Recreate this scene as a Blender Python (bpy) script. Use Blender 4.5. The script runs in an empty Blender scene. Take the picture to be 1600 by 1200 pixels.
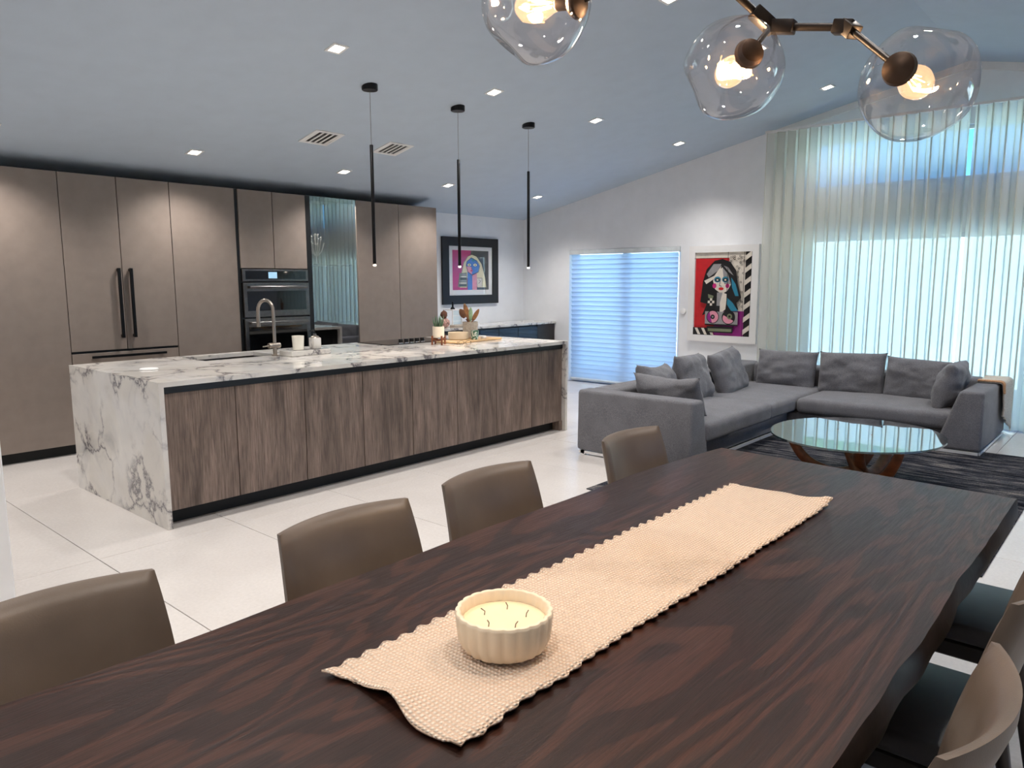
import bpy, bmesh, math, random
from mathutils import Vector, Matrix, noise
random.seed(7)
S = bpy.context.scene
COL = S.collection
PI = math.pi

# ------------------------------------------------------------------ camera
YAW, PITCH, ROLL, FPX = 0.720701652, 0.138959292, 0.002507006, 1154.442
CAMP = Vector((0, 0, 1.5))
_f = Vector((math.cos(YAW)*math.cos(PITCH), math.sin(YAW)*math.cos(PITCH), -math.sin(PITCH)))
_r = Vector((math.sin(YAW), -math.cos(YAW), 0)); _d = _f.cross(_r)
_r2 = math.cos(ROLL)*_r + math.sin(ROLL)*_d; _d2 = -math.sin(ROLL)*_r + math.cos(ROLL)*_d
cam = bpy.data.cameras.new('camera'); camo = bpy.data.objects.new('camera', cam); COL.objects.link(camo)
Mc = Matrix((( _r2.x, -_d2.x, -_f.x), (_r2.y, -_d2.y, -_f.y), (_r2.z, -_d2.z, -_f.z))).to_4x4()
Mc.translation = CAMP
camo.matrix_world = Mc
cam.sensor_width = 36; cam.lens = FPX/1600*36; cam.clip_start = 0.05
S.camera = camo

# ------------------------------------------------------------------ view, world, sun
S.view_settings.view_transform = 'Standard'; S.view_settings.look = 'None'
S.view_settings.gamma = 1; S.view_settings.use_curve_mapping = False
S.view_settings.exposure = 0.5
try:
    S.cycles.use_denoising = True
    S.cycles.transparent_max_bounces = 24
    S.cycles.sample_clamp_indirect = 6
    S.cycles.caustics_reflective = False; S.cycles.caustics_refractive = False
except Exception: pass
W = bpy.data.worlds.new('sky'); S.world = W; W.use_nodes = True
wn = W.node_tree.nodes; wl = W.node_tree.links
sky = wn.new('ShaderNodeTexSky'); sky.sky_type = 'NISHITA'; sky.sun_disc = False
sky.sun_elevation = math.radians(52); sky.sun_rotation = math.radians(-95); sky.air_density = 1.3
wt_ = wn.new('ShaderNodeMix'); wt_.data_type = 'RGBA'; wt_.blend_type = 'MULTIPLY'; wt_.inputs[0].default_value = 1
wt_.inputs[7].default_value = (0.22, 0.62, 1.3, 1)      # the photograph's white balance is set for the warm lamps
wl.new(sky.outputs[0], wt_.inputs[6]); wl.new(wt_.outputs[2], wn['Background'].inputs[0]); wn['Background'].inputs[1].default_value = 0.24
sl = bpy.data.lights.new('sun', 'SUN'); sl.energy = 15.5; sl.angle = 0.01; sl.color = (0.80, 1.0, 1.0)
so = bpy.data.objects.new('sun', sl); COL.objects.link(so)
so.rotation_euler = Vector((0.60, -0.06, -0.80)).to_track_quat('-Z', 'Y').to_euler()
DOWNLIGHT_W = 60.0
PENDANT_W = 14
BULB_W = 8.5

# ------------------------------------------------------------------ materials
def lin(c):
    return tuple(((v/255)/12.92 if v/255 <= 0.04045 else ((v/255+0.055)/1.055)**2.4) for v in c)
MATS = {}
class NM:
    def __init__(s, name):
        s.m = bpy.data.materials.new(name); s.m.use_nodes = True
        s.n = s.m.node_tree.nodes; s.l = s.m.node_tree.links
        s.b = s.n['Principled BSDF']; s.out = s.n['Material Output']
    def new(s, t, **kw):
        x = s.n.new(t)
        for k, v in kw.items(): setattr(x, k, v)
        return x
    def coords(s, scale=(1, 1, 1), kind='Object'):
        tc = s.new('ShaderNodeTexCoord'); mp = s.new('ShaderNodeMapping')
        mp.inputs['Scale'].default_value = scale
        s.l.new(tc.outputs[kind], mp.inputs[0]); return mp.outputs[0]
    def noise(s, vec, scale, detail=4, rough=.5, dist=0):
        x = s.new('ShaderNodeTexNoise'); x.inputs['Scale'].default_value = scale
        x.inputs['Detail'].default_value = detail; x.inputs['Roughness'].default_value = rough
        x.inputs['Distortion'].default_value = dist
        s.l.new(vec, x.inputs['Vector']); return x.outputs['Fac']
    def ramp(s, fac, stops):
        r = s.new('ShaderNodeValToRGB'); e = r.color_ramp.elements
        while len(e) < len(stops): e.new(.5)
        for i, (p, c) in enumerate(stops):
            e[i].position = p; e[i].color = (*lin(c), 1) if max(c) > 1.001 else (*c, 1)
        s.l.new(fac, r.inputs[0]); return r.outputs[0]
    def mix(s, fac, a, b, mode='MIX'):
        x = s.new('ShaderNodeMix', data_type='RGBA', blend_type=mode)
        for i, v in ((0, fac), (6, a), (7, b)):
            if hasattr(v, 'is_output'): s.l.new(v, x.inputs[i])
            else: x.inputs[i].default_value = v
        return x.outputs[2]
    def bump(s, h, strength=.2, dist=.01):
        x = s.new('ShaderNodeBump'); x.inputs['Strength'].default_value = strength
        x.inputs['Distance'].default_value = dist
        s.l.new(h, x.inputs['Height']); s.l.new(x.outputs[0], s.b.inputs['Normal'])
    def set(s, **kw):
        for k, v in kw.items():
            i = s.b.inputs[k.replace('_', ' ')]
            if hasattr(v, 'is_output'): s.l.new(v, i)
            else: i.default_value = v
        return s
def basic(name, c, rough=.5, metal=0, var=.06, nscale=6, bump=0, bscale=200, spec=.5, coat=0):
    m = NM(name); v = m.coords()
    c2 = tuple(max(0, x*(1-var)) for x in c); c1 = tuple(min(255, x*(1+var)) for x in c)
    c2 = tuple(max(x, 1.01) for x in c2); c1 = tuple(max(x, 1.02) for x in c1)
    col = m.ramp(m.noise(v, nscale), [(.3, c2), (.7, c1)])
    m.set(Base_Color=col, Roughness=rough, Metallic=metal, Specular_IOR_Level=spec, Coat_Weight=coat)
    if bump: m.bump(m.noise(v, bscale, 2), bump, .002)
    MATS[name] = m.m; return m.m
def emis(name, c, st):
    m = NM(name); m.set(Base_Color=(*lin(c), 1), Emission_Color=(*lin(c), 1), Emission_Strength=st); MATS[name] = m.m; return m.m
def archglass(name, tint=(1, 1, 1), ior=1.45, rough=0.0, boost=0, power=4.0):
    m = NM(name); m.n.remove(m.b)
    t = m.new('ShaderNodeBsdfTransparent'); t.inputs[0].default_value = (*tint, 1)
    g = m.new('ShaderNodeBsdfGlossy'); g.inputs['Roughness'].default_value = rough
    lw_ = m.new('ShaderNodeLayerWeight'); lw_.inputs[0].default_value = .5
    f0 = ((ior-1)/(ior+1))**2+boost
    pw_ = m.new('ShaderNodeMath', operation='POWER'); pw_.inputs[1].default_value = power; m.l.new(lw_.outputs['Facing'], pw_.inputs[0])
    ma = m.new('ShaderNodeMath', operation='MULTIPLY_ADD'); ma.inputs[1].default_value = 1-f0; ma.inputs[2].default_value = f0; ma.use_clamp = True
    m.l.new(pw_.outputs[0], ma.inputs[0]); fac = ma.outputs[0]
    x = m.new('ShaderNodeMixShader')
    m.l.new(fac, x.inputs[0]); m.l.new(t.outputs[0], x.inputs[1]); m.l.new(g.outputs[0], x.inputs[2])
    m.l.new(x.outputs[0], m.out.inputs[0]); MATS[name] = m.m; return m.m
def sheer(name, c, transp, transl):
    m = NM(name); m.n.remove(m.b)
    v = m.coords(); col = m.ramp(m.noise(v, 900, 1), [(.3, tuple(x*.94 for x in c)), (.7, c)])
    d = m.new('ShaderNodeBsdfDiffuse'); tl = m.new('ShaderNodeBsdfTranslucent'); tp = m.new('ShaderNodeBsdfTransparent')
    m.l.new(col, d.inputs[0]); m.l.new(col, tl.inputs[0])
    x1 = m.new('ShaderNodeMixShader'); x1.inputs[0].default_value = transl
    m.l.new(d.outputs[0], x1.inputs[1]); m.l.new(tl.outputs[0], x1.inputs[2])
    x2 = m.new('ShaderNodeMixShader'); x2.inputs[0].default_value = transp
    m.l.new(x1.outputs[0], x2.inputs[1]); m.l.new(tp.outputs[0], x2.inputs[2])
    m.l.new(x2.outputs[0], m.out.inputs[0]); MATS[name] = m.m; return m.m

basic('paint', (238, 241, 245), .7, var=.01, bump=.05, bscale=300)
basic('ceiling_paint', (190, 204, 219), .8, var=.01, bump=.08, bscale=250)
basic('trim_white', (238, 238, 238), .45, var=.01)
basic('cabinet', (136, 124, 116), .5, var=.03, nscale=9, bump=.05, bscale=500)
basic('black', (14, 15, 17), .4, var=.1)
basic('black_metal', (22, 22, 24), .38, .6, var=.1)
basic('toe', (4, 9, 10), .6, var=.1)
basic('steel', (120, 118, 118), .28, 1, var=.05, nscale=30)
basic('chrome', (235, 236, 238), .2, 1, var=.01)
basic('polished', (238, 239, 241), .3, .35, var=.01)
basic('nickel', (170, 160, 150), .3, 1, var=.03)
basic('bronze', (68, 53, 43), .42, .8, var=.12, nscale=20)
basic('dark_bronze', (34, 29, 27), .42, .7, var=.1)
basic('oven_glass', (8, 10, 13), .04, 0, var=.1, spec=.8)
basic('dark_wall', (20, 20, 22), .6)
basic('cream', (240, 226, 205), .4, var=.02, nscale=20)
basic('wax', (248, 226, 188), .45, var=.015, nscale=12)
basic('wax_bowl', (238, 222, 196), .5, var=.015, nscale=12)
basic('white_glass', (236, 232, 220), .25, var=.02)
basic('wire', (205, 198, 186), .35, .3, var=.03)
basic('wick', (120, 110, 95), .8)
basic('light_wood', (205, 170, 125), .5, var=.1, nscale=14)
basic('olive_wood', (150, 104, 66), .5, var=.2, nscale=25)
basic('dark_spoon', (108, 72, 48), .5, var=.2, nscale=25)
basic('mid_wood', (130, 72, 40), .45, var=.15, nscale=20)
basic('stoneware', (176, 166, 154), .7, var=.08, nscale=60, bump=.1)
basic('leaf', (70, 100, 72), .5, var=.25, nscale=30)
basic('leaf_light', (150, 178, 140), .5, var=.15, nscale=30)
m = NM('green_print'); m.set(Base_Color=m.ramp(m.noise(m.coords(), 45, 2), [(.44, (58, 100, 76)), (.52, (120, 160, 140)), (.6, (228, 230, 224))]), Roughness=.35); MATS['green_print'] = m.m
basic('pinkish', (190, 150, 140), .7, var=.3, nscale=40)
basic('brown_soft', (110, 72, 56), .8, var=.2, nscale=40)
basic('tint_hedge', (86, 122, 70), .8, var=.5, nscale=7)
basic('patio', (214, 212, 204), .7, var=.04, nscale=2)
basic('bounce_wall', (232, 232, 226), .8, var=.03, nscale=1)
basic('vane_rail', (225, 232, 236), .4)
basic('chair_seat', (58, 56, 58), .42, var=.06, nscale=20, bump=.08, bscale=350)
basic('chair_wood', (28, 22, 21), .4, var=.15, nscale=30)
basic('grout', (160, 154, 150), .9)
emis('lamp_glow', (255, 240, 220), 14)
emis('led_tip', (255, 240, 222), 12)
emis('filament', (255, 190, 110), 60)
emis('screen', (150, 190, 215), .5)
archglass('pane', (.95, .98, .98))
archglass('globe_glass', (.975, .945, .94), 1.45, 0, .03, 2.6)
bgm = archglass('bulb_glass', (1, .93, .82), 1.4, 0, .02)
_n = bgm.node_tree.nodes; _l = bgm.node_tree.links; _mo = _n['Material Output']; _src = _mo.inputs[0].links[0].from_socket
_em = _n.new('ShaderNodeEmission'); _em.inputs[0].default_value = (1, .60, .30, 1); _em.inputs[1].default_value = .42
_as = _n.new('ShaderNodeAddShader'); _l.new(_src, _as.inputs[0]); _l.new(_em.outputs[0], _as.inputs[1]); _l.new(_as.outputs[0], _mo.inputs[0])
archglass('picture_glass', (1, 1, 1), 1.5)
archglass('smoked', (.78, .80, .82), 1.6, 0, .24)
archglass('clear_cup', (.9, .95, .95), 1.45)
sheer('sheer_curtain', (238, 240, 232), .13, .64)
sheer('vane_cloth', (208, 224, 244), .03, .46)

# leather
m = NM('leather'); v = m.coords()
m.set(Base_Color=m.ramp(m.noise(v, 5, 5), [(.3, (88, 76, 66)), (.7, (104, 91, 80))]), Roughness=.42)
m.bump(m.noise(v, 320, 3), .12, .002); MATS['leather'] = m.m
# island wood, vertical grain
m = NM('grain_wood'); v = m.coords((1, 1, 1))
oi = m.new('ShaderNodeObjectInfo'); ad = m.new('ShaderNodeVectorMath', operation='ADD')
sc3 = m.new('ShaderNodeVectorMath', operation='SCALE'); sc3.inputs['Scale'].default_value = 40
cx = m.new('ShaderNodeCombineXYZ'); m.l.new(oi.outputs['Random'], cx.inputs[0]); m.l.new(oi.outputs['Random'], cx.inputs[2])
m.l.new(cx.outputs[0], sc3.inputs[0]); m.l.new(v, ad.inputs[0]); m.l.new(sc3.outputs[0], ad.inputs[1])
mp = m.new('ShaderNodeMapping'); mp.inputs['Scale'].default_value = (1, 1, .05); m.l.new(ad.outputs[0], mp.inputs[0])
mp2 = m.new('ShaderNodeMapping'); mp2.inputs['Scale'].default_value = (1, 1, .12); m.l.new(ad.outputs[0], mp2.inputs[0])
n1 = m.noise(mp.outputs[0], 110, 5, .65, .3); n2 = m.noise(mp2.outputs[0], 9, 4, .6, .8)
c1 = m.ramp(n1, [(.3, (102, 89, 82)), (.52, (142, 126, 117)), (.75, (168, 152, 141))])
c2 = m.ramp(n2, [(.3, (150, 146, 142)), (.7, (255, 250, 246))])
m.set(Base_Color=m.mix(1.0, c1, c2, 'MULTIPLY'), Roughness=.55); m.bump(n1, .15, .002); MATS['grain_wood'] = m.m
# dark oak table, cathedral grain along X
m = NM('dark_oak'); v = m.coords((.22, 1, 1))
n0 = m.noise(v, 2.6, 3, .5, .6)
mu = m.new('ShaderNodeMath', operation='MULTIPLY'); mu.inputs[1].default_value = 95; m.l.new(n0, mu.inputs[0])
sn = m.new('ShaderNodeMath', operation='SINE'); m.l.new(mu.outputs[0], sn.inputs[0])
v2 = m.coords((.04, 1, 1)); n2 = m.noise(v2, 190, 4, .7)
v3 = m.coords((.5, 1, 1)); n3 = m.noise(v3, 3, 3)
c1 = m.ramp(sn.outputs[0], [(.0, (48, 26, 19)), (.10, (66, 37, 27)), (.3, (70, 40, 29)), (1, (73, 43, 32))])
c2 = m.ramp(n2, [(.35, (170, 165, 160)), (.62, (255, 255, 255))])
c3 = m.ramp(n3, [(.3, (238, 236, 234)), (.7, (255, 252, 250))])
m.set(Base_Color=m.mix(1, m.mix(1, c1, c2, 'MULTIPLY'), c3, 'MULTIPLY'), Roughness=m.ramp(n2, [(.3, (.42, .42, .42)), (.7, (.32, .32, .32))]), Specular_IOR_Level=.36)
ah = m.new('ShaderNodeMath', operation='ADD'); m.l.new(n2, ah.inputs[0])
ms = m.new('ShaderNodeMath', operation='MULTIPLY'); ms.inputs[1].default_value = .16; m.l.new(sn.outputs[0], ms.inputs[0]); m.l.new(ms.outputs[0], ah.inputs[1])
m.bump(ah.outputs[0], .28, .0025); MATS['dark_oak'] = m.m
basic('dark_oak_edge', (32, 24, 21), .5, var=.2, nscale=18, bump=.3, bscale=40, spec=.2)
# marble
m = NM('marble'); v = m.coords()
wn1 = m.new('ShaderNodeTexNoise'); wn1.inputs['Scale'].default_value = 3.2; wn1.inputs['Detail'].default_value = 9; wn1.inputs['Roughness'].default_value = .62; m.l.new(v, wn1.inputs['Vector'])
mixv = m.mix(.36, v, wn1.outputs['Color'])
vo = m.new('ShaderNodeTexVoronoi', feature='DISTANCE_TO_EDGE'); vo.inputs['Scale'].default_value = 4.2; m.l.new(mixv, vo.inputs['Vector'])
nmask = m.noise(v, 2.1, 3); nsoft = m.noise(v, 3.0, 5, .6, 1.0)
vein = m.ramp(vo.outputs['Distance'], [(.0, (84, 80, 90)), (.010, (128, 124, 132)), (.03, (206, 203, 202)), (.08, (246, 244, 240))])
mask = m.ramp(nmask, [(.39, (0., 0., 0.)), (.52, (1., 1., 1.))])
base = m.ramp(nsoft, [(.24, (188, 187, 188)), (.45, (222, 220, 217)), (.8, (236, 233, 227))])
mm = m.mix(mask, (1, 1, 1, 1), vein)
m.set(Base_Color=m.mix(.9, base, mm, 'MULTIPLY'), Roughness=.09); MATS['marble'] = m.m
# floor porcelain
m = NM('porcelain'); v = m.coords()
n1 = m.noise(v, 1.6, 6, .6); n2 = m.noise(v, 60, 3)
c1 = m.ramp(n1, [(.3, (210, 205, 202)), (.7, (220, 216, 213))]); c2 = m.ramp(n2, [(.3, (246, 246, 246)), (.7, (255, 255, 255))])
m.set(Base_Color=m.mix(1, c1, c2, 'MULTIPLY'), Roughness=.24); MATS['porcelain'] = m.m
# sofa fabric
m = NM('sofa_fabric'); v = m.coords()
n1 = m.noise(v, 230, 4, .75); n2 = m.noise(v, 6, 3)
c1 = m.ramp(n1, [(.32, (80, 81, 87)), (.5, (116, 117, 123)), (.68, (150, 150, 155))]); c2 = m.ramp(n2, [(.3, (232, 232, 232)), (.7, (255, 255, 255))])
m.set(Base_Color=m.mix(1, c1, c2, 'MULTIPLY'), Roughness=.95, Specular_IOR_Level=.15, Sheen_Weight=.2); m.bump(n1, .4, .003); MATS['sofa_fabric'] = m.m
# rug
m = NM('rug_pile'); v = m.coords((1, .10, 1)); v2 = m.coords()
n1 = m.noise(v, 22, 7, .8, .4); n2 = m.noise(v2, 120, 3); n3 = m.noise(v2, 5, 4, .6)
c1 = m.ramp(n1, [(.36, (20, 22, 28)), (.46, (52, 56, 66)), (.54, (104, 106, 112)), (.66, (190, 184, 176))])
c3 = m.ramp(n3, [(.3, (170, 175, 190)), (.7, (255, 250, 245))]); c2 = m.ramp(n2, [(.3, (150, 150, 150)), (.7, (255, 255, 255))])
m.set(Base_Color=m.mix(1, m.mix(1, c1, c2, 'MULTIPLY'), c3, 'MULTIPLY'), Roughness=1, Specular_IOR_Level=.05); m.bump(n2, .6, .01); MATS['rug_pile'] = m.m
# woven runner
m = NM('weave'); v = m.coords()
w1 = m.new('ShaderNodeTexWave', bands_direction='X'); w1.inputs['Scale'].default_value = 30; w1.inputs['Distortion'].default_value = 1.2; w1.inputs['Detail'].default_value = 1; m.l.new(v, w1.inputs[0])
w2 = m.new('ShaderNodeTexWave', bands_direction='Y'); w2.inputs['Scale'].default_value = 34; w2.inputs['Distortion'].default_value = 1.2; m.l.new(v, w2.inputs[0])
mu = m.new('ShaderNodeMath', operation='MULTIPLY'); m.l.new(w1.outputs['Fac'], mu.inputs[0]); m.l.new(w2.outputs['Fac'], mu.inputs[1])
m.set(Base_Color=m.ramp(mu.outputs[0], [(.0, (206, 180, 158)), (.35, (240, 222, 204)), (1, (248, 234, 218))]), Roughness=.95, Specular_IOR_Level=.1)
m.bump(mu.outputs[0], .8, .006); MATS['weave'] = m.m
# knit throw
m = NM('knit'); v = m.coords(); n1 = m.noise(v, 130, 3)
m.set(Base_Color=m.ramp(n1, [(.3, (190, 180, 168)), (.7, (226, 219, 208))]), Roughness=1, Specular_IOR_Level=.1); m.bump(n1, .7, .01); MATS['knit'] = m.m
basic('knit_band', (196, 150, 112), .9, var=.1, nscale=60)

# ------------------------------------------------------------------ mesh builder
class B:
    def __init__(s): s.v = []; s.f = []; s.mi = []
    def add(s, vs, fs, mi=0):
        o = len(s.v); s.v += [Vector(p) for p in vs]; s.f += [tuple(i+o for i in f) for f in fs]; s.mi += [mi]*len(fs); return s
    def box(s, x0, x1, y0, y1, z0, z1, mi=0):
        vs = [(x, y, z) for z in (z0, z1) for y in (y0, y1) for x in (x0, x1)]
        return s.add(vs, [(0, 2, 3, 1), (4, 5, 7, 6), (0, 1, 5, 4), (2, 6, 7, 3), (0, 4, 6, 2), (1, 3, 7, 5)], mi)
    def rbox(s, x0, x1, y0, y1, z0, z1, r=.01, seg=2, xf=None):
        bm = bmesh.new(); bmesh.ops.create_cube(bm, size=1)
        for w in bm.verts: w.co = Vector(((x0+x1)/2+w.co.x*(x1-x0), (y0+y1)/2+w.co.y*(y1-y0), (z0+z1)/2+w.co.z*(z1-z0)))
        bmesh.ops.bevel(bm, geom=bm.edges[:], offset=r, segments=seg, affect='EDGES', profile=.5)
        return s.bm(bm, xf)
    def bm(s, bm, xf=None):
        bm.verts.index_update()
        s.add([(xf @ w.co) if xf else w.co.copy() for w in bm.verts], [tuple(w.index for w in f.verts) for f in bm.faces]); bm.free(); return s
    def prism(s, pts, axis, a, b, r=0, seg=2):
        # pts 2D polygon, axis the extrude axis ('x': pts=(y,z), 'y': pts=(x,z), 'z': pts=(x,y))
        def P(p, h): return {'x': (h, p[0], p[1]), 'y': (p[0], h, p[1]), 'z': (p[0], p[1], h)}[axis]
        bm = bmesh.new(); A = [bm.verts.new(P(p, a)) for p in pts]; Bv = [bm.verts.new(P(p, b)) for p in pts]; n = len(pts)
        bm.faces.new(A); bm.faces.new(Bv[::-1])
        for i in range(n): bm.faces.new((A[i], Bv[i], Bv[(i+1) % n], A[(i+1) % n]))
        bmesh.ops.recalc_face_normals(bm, faces=bm.faces[:])
        if r: bmesh.ops.bevel(bm, geom=bm.edges[:], offset=r, segments=seg, affect='EDGES', profile=.5)
        return s.bm(bm)
    def tube(s, pts, r, n=10, cap=True, flat=None):
        pts = [Vector(p) for p in pts]; k = len(pts); rs = r if isinstance(r, (list, tuple)) else [r]*k
        o = len(s.v); up = None
        for i, p in enumerate(pts):
            t = (pts[min(i+1, k-1)]-pts[max(i-1, 0)]).normalized()
            if up is None: up = (Vector((0, 0, 1)) if abs(t.z) < .9 else Vector((1, 0, 0)))
            a = t.cross(up)
            a = a.normalized() if a.length > 1e-6 else t.orthogonal().normalized()
            b = a.cross(t).normalized(); up = b
            for j in range(n):
                g = 2*PI*j/n; s.v.append(p+a*math.cos(g)*rs[i]*(flat or 1)+b*math.sin(g)*rs[i])
        for i in range(k-1):
            for j in range(n):
                s.f.append((o+i*n+j, o+i*n+(j+1) % n, o+(i+1)*n+(j+1) % n, o+(i+1)*n+j)); s.mi.append(0)
        if cap:
            s.f.append(tuple(o+j for j in range(n))[::-1]); s.f.append(tuple(o+(k-1)*n+j for j in range(n))); s.mi += [0, 0]
        return s
    def lathe(s, prof, c=(0, 0, 0), n=32, xf=None, rib=None, cap=False):
        o = len(s.v); k = len(prof)
        for i, (r, z) in enumerate(prof):
            for j in range(n):
                g = 2*PI*j/n; rr = r*(1+(rib(g) if rib else 0)); p = Vector((rr*math.cos(g), rr*math.sin(g), z))
                s.v.append(((xf @ p) if xf else p)+Vector(c))
        for i in range(k-1):
            for j in range(n):
                s.f.append((o+i*n+j, o+i*n+(j+1) % n, o+(i+1)*n+(j+1) % n, o+(i+1)*n+j)); s.mi.append(0)
        if cap:
            s.f.append(tuple(o+j for j in range(n))[::-1]); s.f.append(tuple(o+(k-1)*n+j for j in range(n))); s.mi += [0, 0]
        return s
    def grid(s, nu, nv, fn):
        o = len(s.v)
        for i in range(nu+1):
            for j in range(nv+1): s.v.append(Vector(fn(i/nu, j/nv)))
        for i in range(nu):
            for j in range(nv):
                a = o+i*(nv+1)+j; s.f.append((a, a+nv+1, a+nv+2, a+1)); s.mi.append(0)
        return s
    def build(s, name, mat, parent=None, smooth=None, xf=None, local=False):
        off = Vector((0, 0, 0))
        if parent is not None and not local: off = base_of(parent)
        me = bpy.data.meshes.new(name)
        me.from_pydata([((xf @ p) if xf else p)-off for p in s.v], [], s.f)
        ms = mat if isinstance(mat, (list, tuple)) else [mat]
        for q in ms: me.materials.append(MATS[q])
        if len(ms) > 1: me.polygons.foreach_set('material_index', s.mi)
        if smooth:
            me.shade_smooth()
            if smooth is not True: me.set_sharp_from_angle(angle=math.radians(smooth))
        me.update()
        o = bpy.data.objects.new(name, me); COL.objects.link(o)
        if parent is not None: o.parent = parent
        return o
def base_of(o):
    p = Vector((0, 0, 0))
    while o is not None: p += o.location; o = o.parent
    return p
def tag(o, label, cat, group=None):
    o['label'] = label; o['category'] = cat
    if group: o['group'] = group
    return o
def thing(name, label, cat, loc=(0, 0, 0), group=None):
    o = bpy.data.objects.new(name, None); COL.objects.link(o); o.location = loc; o.empty_display_size = .1
    return tag(o, label, cat, group)
def struct(o): o['kind'] = 'structure'; return o
def sbox(name, mat, *a): return struct(B().box(*a).build(name, mat))
def copy_tree(o, parent=None):
    c = o.copy(); COL.objects.link(c); c.parent = parent
    for ch in list(o.children): copy_tree(ch, c)
    return c

# ------------------------------------------------------------------ room shell
XE, YB, XL, YR = 8.9, 7.574, -2.6, -3.6        # end wall, kitchen wall, wall behind the camera, right wall
RIDGE_Y, RIDGE_Z, SL = 1.69, 3.67, .2115
def ceil(y): return RIDGE_Z-SL*abs(y-RIDGE_Y)
T = .2
fl = struct(B().box(XL-T, XE+T, YR-T, YB+T, -.2, -.006).build('floor', 'grout'))
tile_mesh = {}
G = .0022
def tile(x0, x1, y0, y1):
    x0, x1, y0, y1 = max(x0, XL), min(x1, XE), max(y0, YR), min(y1, YB)
    if x1-x0 < .02 or y1-y0 < .02: return
    w, d = round(x1-x0, 4), round(y1-y0, 4)
    if (w, d) not in tile_mesh:
        o = B().rbox(-w/2+G, w/2-G, -d/2+G, d/2-G, -.006, 0, .0012, 1).build('tile', 'porcelain', None)
        tile_mesh[(w, d)] = o.data
    else:
        o = bpy.data.objects.new('tile', tile_mesh[(w, d)]); COL.objects.link(o)
    o.location = ((x0+x1)/2, (y0+y1)/2, 0); o.parent = fl
for i in range(-5, 11):
    for j in range(-5, 4):
        tile(1.41+.808*i, 1.41+.808*(i+1), 4.245+1.632*j, 4.245+1.632*(j+1))

# end wall with door opening and the tall window opening
DY0, DY1, DZ = 4.85, 6.675, 1.945
WY0, WY1 = .10, 3.22
TZ0, TZ1, HZ = 2.50, 3.06, 1.985
e = B()
def pc(pts): e.prism(pts, 'x', XE, XE+T)
pc([(DY1, 0), (YB+T, 0), (YB+T, ceil(YB+T)), (DY1, ceil(DY1))])
pc([(DY0, DZ), (DY1, DZ), (DY1, ceil(DY1)), (DY0, ceil(DY0))])
pc([(WY1, 0), (DY0, 0), (DY0, ceil(DY0)), (WY1, ceil(WY1))])
pc([(WY0, HZ), (WY1, HZ), (WY1, TZ0), (WY0, TZ0)])
pc([(WY0, TZ1), (WY1, TZ1), (WY1, ceil(WY1)), (RIDGE_Y, RIDGE_Z), (WY0, ceil(WY0))])
pc([(YR-T, 0), (WY0, 0), (WY0, ceil(WY0)), (YR-T, ceil(YR-T))])
struct(e.build('wall_end', 'paint'))
struct(B().box(XL-T, XE+T, YB, YB+T, 0, ceil(YB)).build('wall_kitchen', 'paint'))
# right wall has wide windows for daylight out of view
e = B(); zt = ceil(YR)
for a, b, z0, z1 in ((XL, 4.4, 0, zt), (4.4, 7.2, 0, .1), (4.4, 7.2, 2.3, zt), (7.2, XE, 0, zt)):
    e.box(a, b, YR-T, YR, z0, z1)
struct(e.build('wall_right', 'paint'))
for k, a in enumerate((4.4,)):
    w = struct(B().box(a, a+2.8, YR-.12, YR-.10, .1, 2.3).build('window_%d' % (k+3), 'pane'))
    f = B()
    for x0, x1, z0, z1 in ((a, a+2.8, .1, .16), (a, a+2.8, 2.24, 2.3), (a, a+.06, .16, 2.24), (a+2.74, a+2.8, .16, 2.24), (a+1.37, a+1.43, .16, 2.24)): f.box(x0, x1, YR-.14, YR-.06, z0, z1)
    f.build('window_frame', 'trim_white', w)
e = B(); e.prism([(YR-T, 0), (YB+T, 0), (YB+T, ceil(YB+T)), (RIDGE_Y, RIDGE_Z), (YR-T, ceil(YR-T))], 'x', XL-T, XL)
struct(e.build('wall_back', 'paint'))
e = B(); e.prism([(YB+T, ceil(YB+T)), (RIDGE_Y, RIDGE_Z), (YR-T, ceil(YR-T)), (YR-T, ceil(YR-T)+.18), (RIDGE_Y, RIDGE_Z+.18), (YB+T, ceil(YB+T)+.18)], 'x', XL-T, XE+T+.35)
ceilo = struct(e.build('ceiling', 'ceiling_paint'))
struct(B().rbox(XL, .765, 3.2, 3.36, 0, ceil(3.36)-.002, .004, 1).build('wall_partition', 'paint'))
# crown strip along the gable, both slopes
for nme, ya, yb in (('trim_1', 3.62, RIDGE_Y), ('trim_2', -.6, RIDGE_Y)):
    e = B(); e.prism([(ya, ceil(ya)-.001), (yb, ceil(yb)-.001), (yb, ceil(yb)-.075), (ya, ceil(ya)-.075)], 'x', XE-.03, XE-.001)
    struct(e.build(nme, 'trim_white'))
struct(B().box(XE-.014, XE, DY1+.02, 6.93, 0, .1).build('baseboard_end', 'trim_white'))
struct(B().box(XE-.014, XE-.001, 3.3, DY0-.02, 0, .1).build('baseboard_sofa', 'trim_white'))

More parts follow.
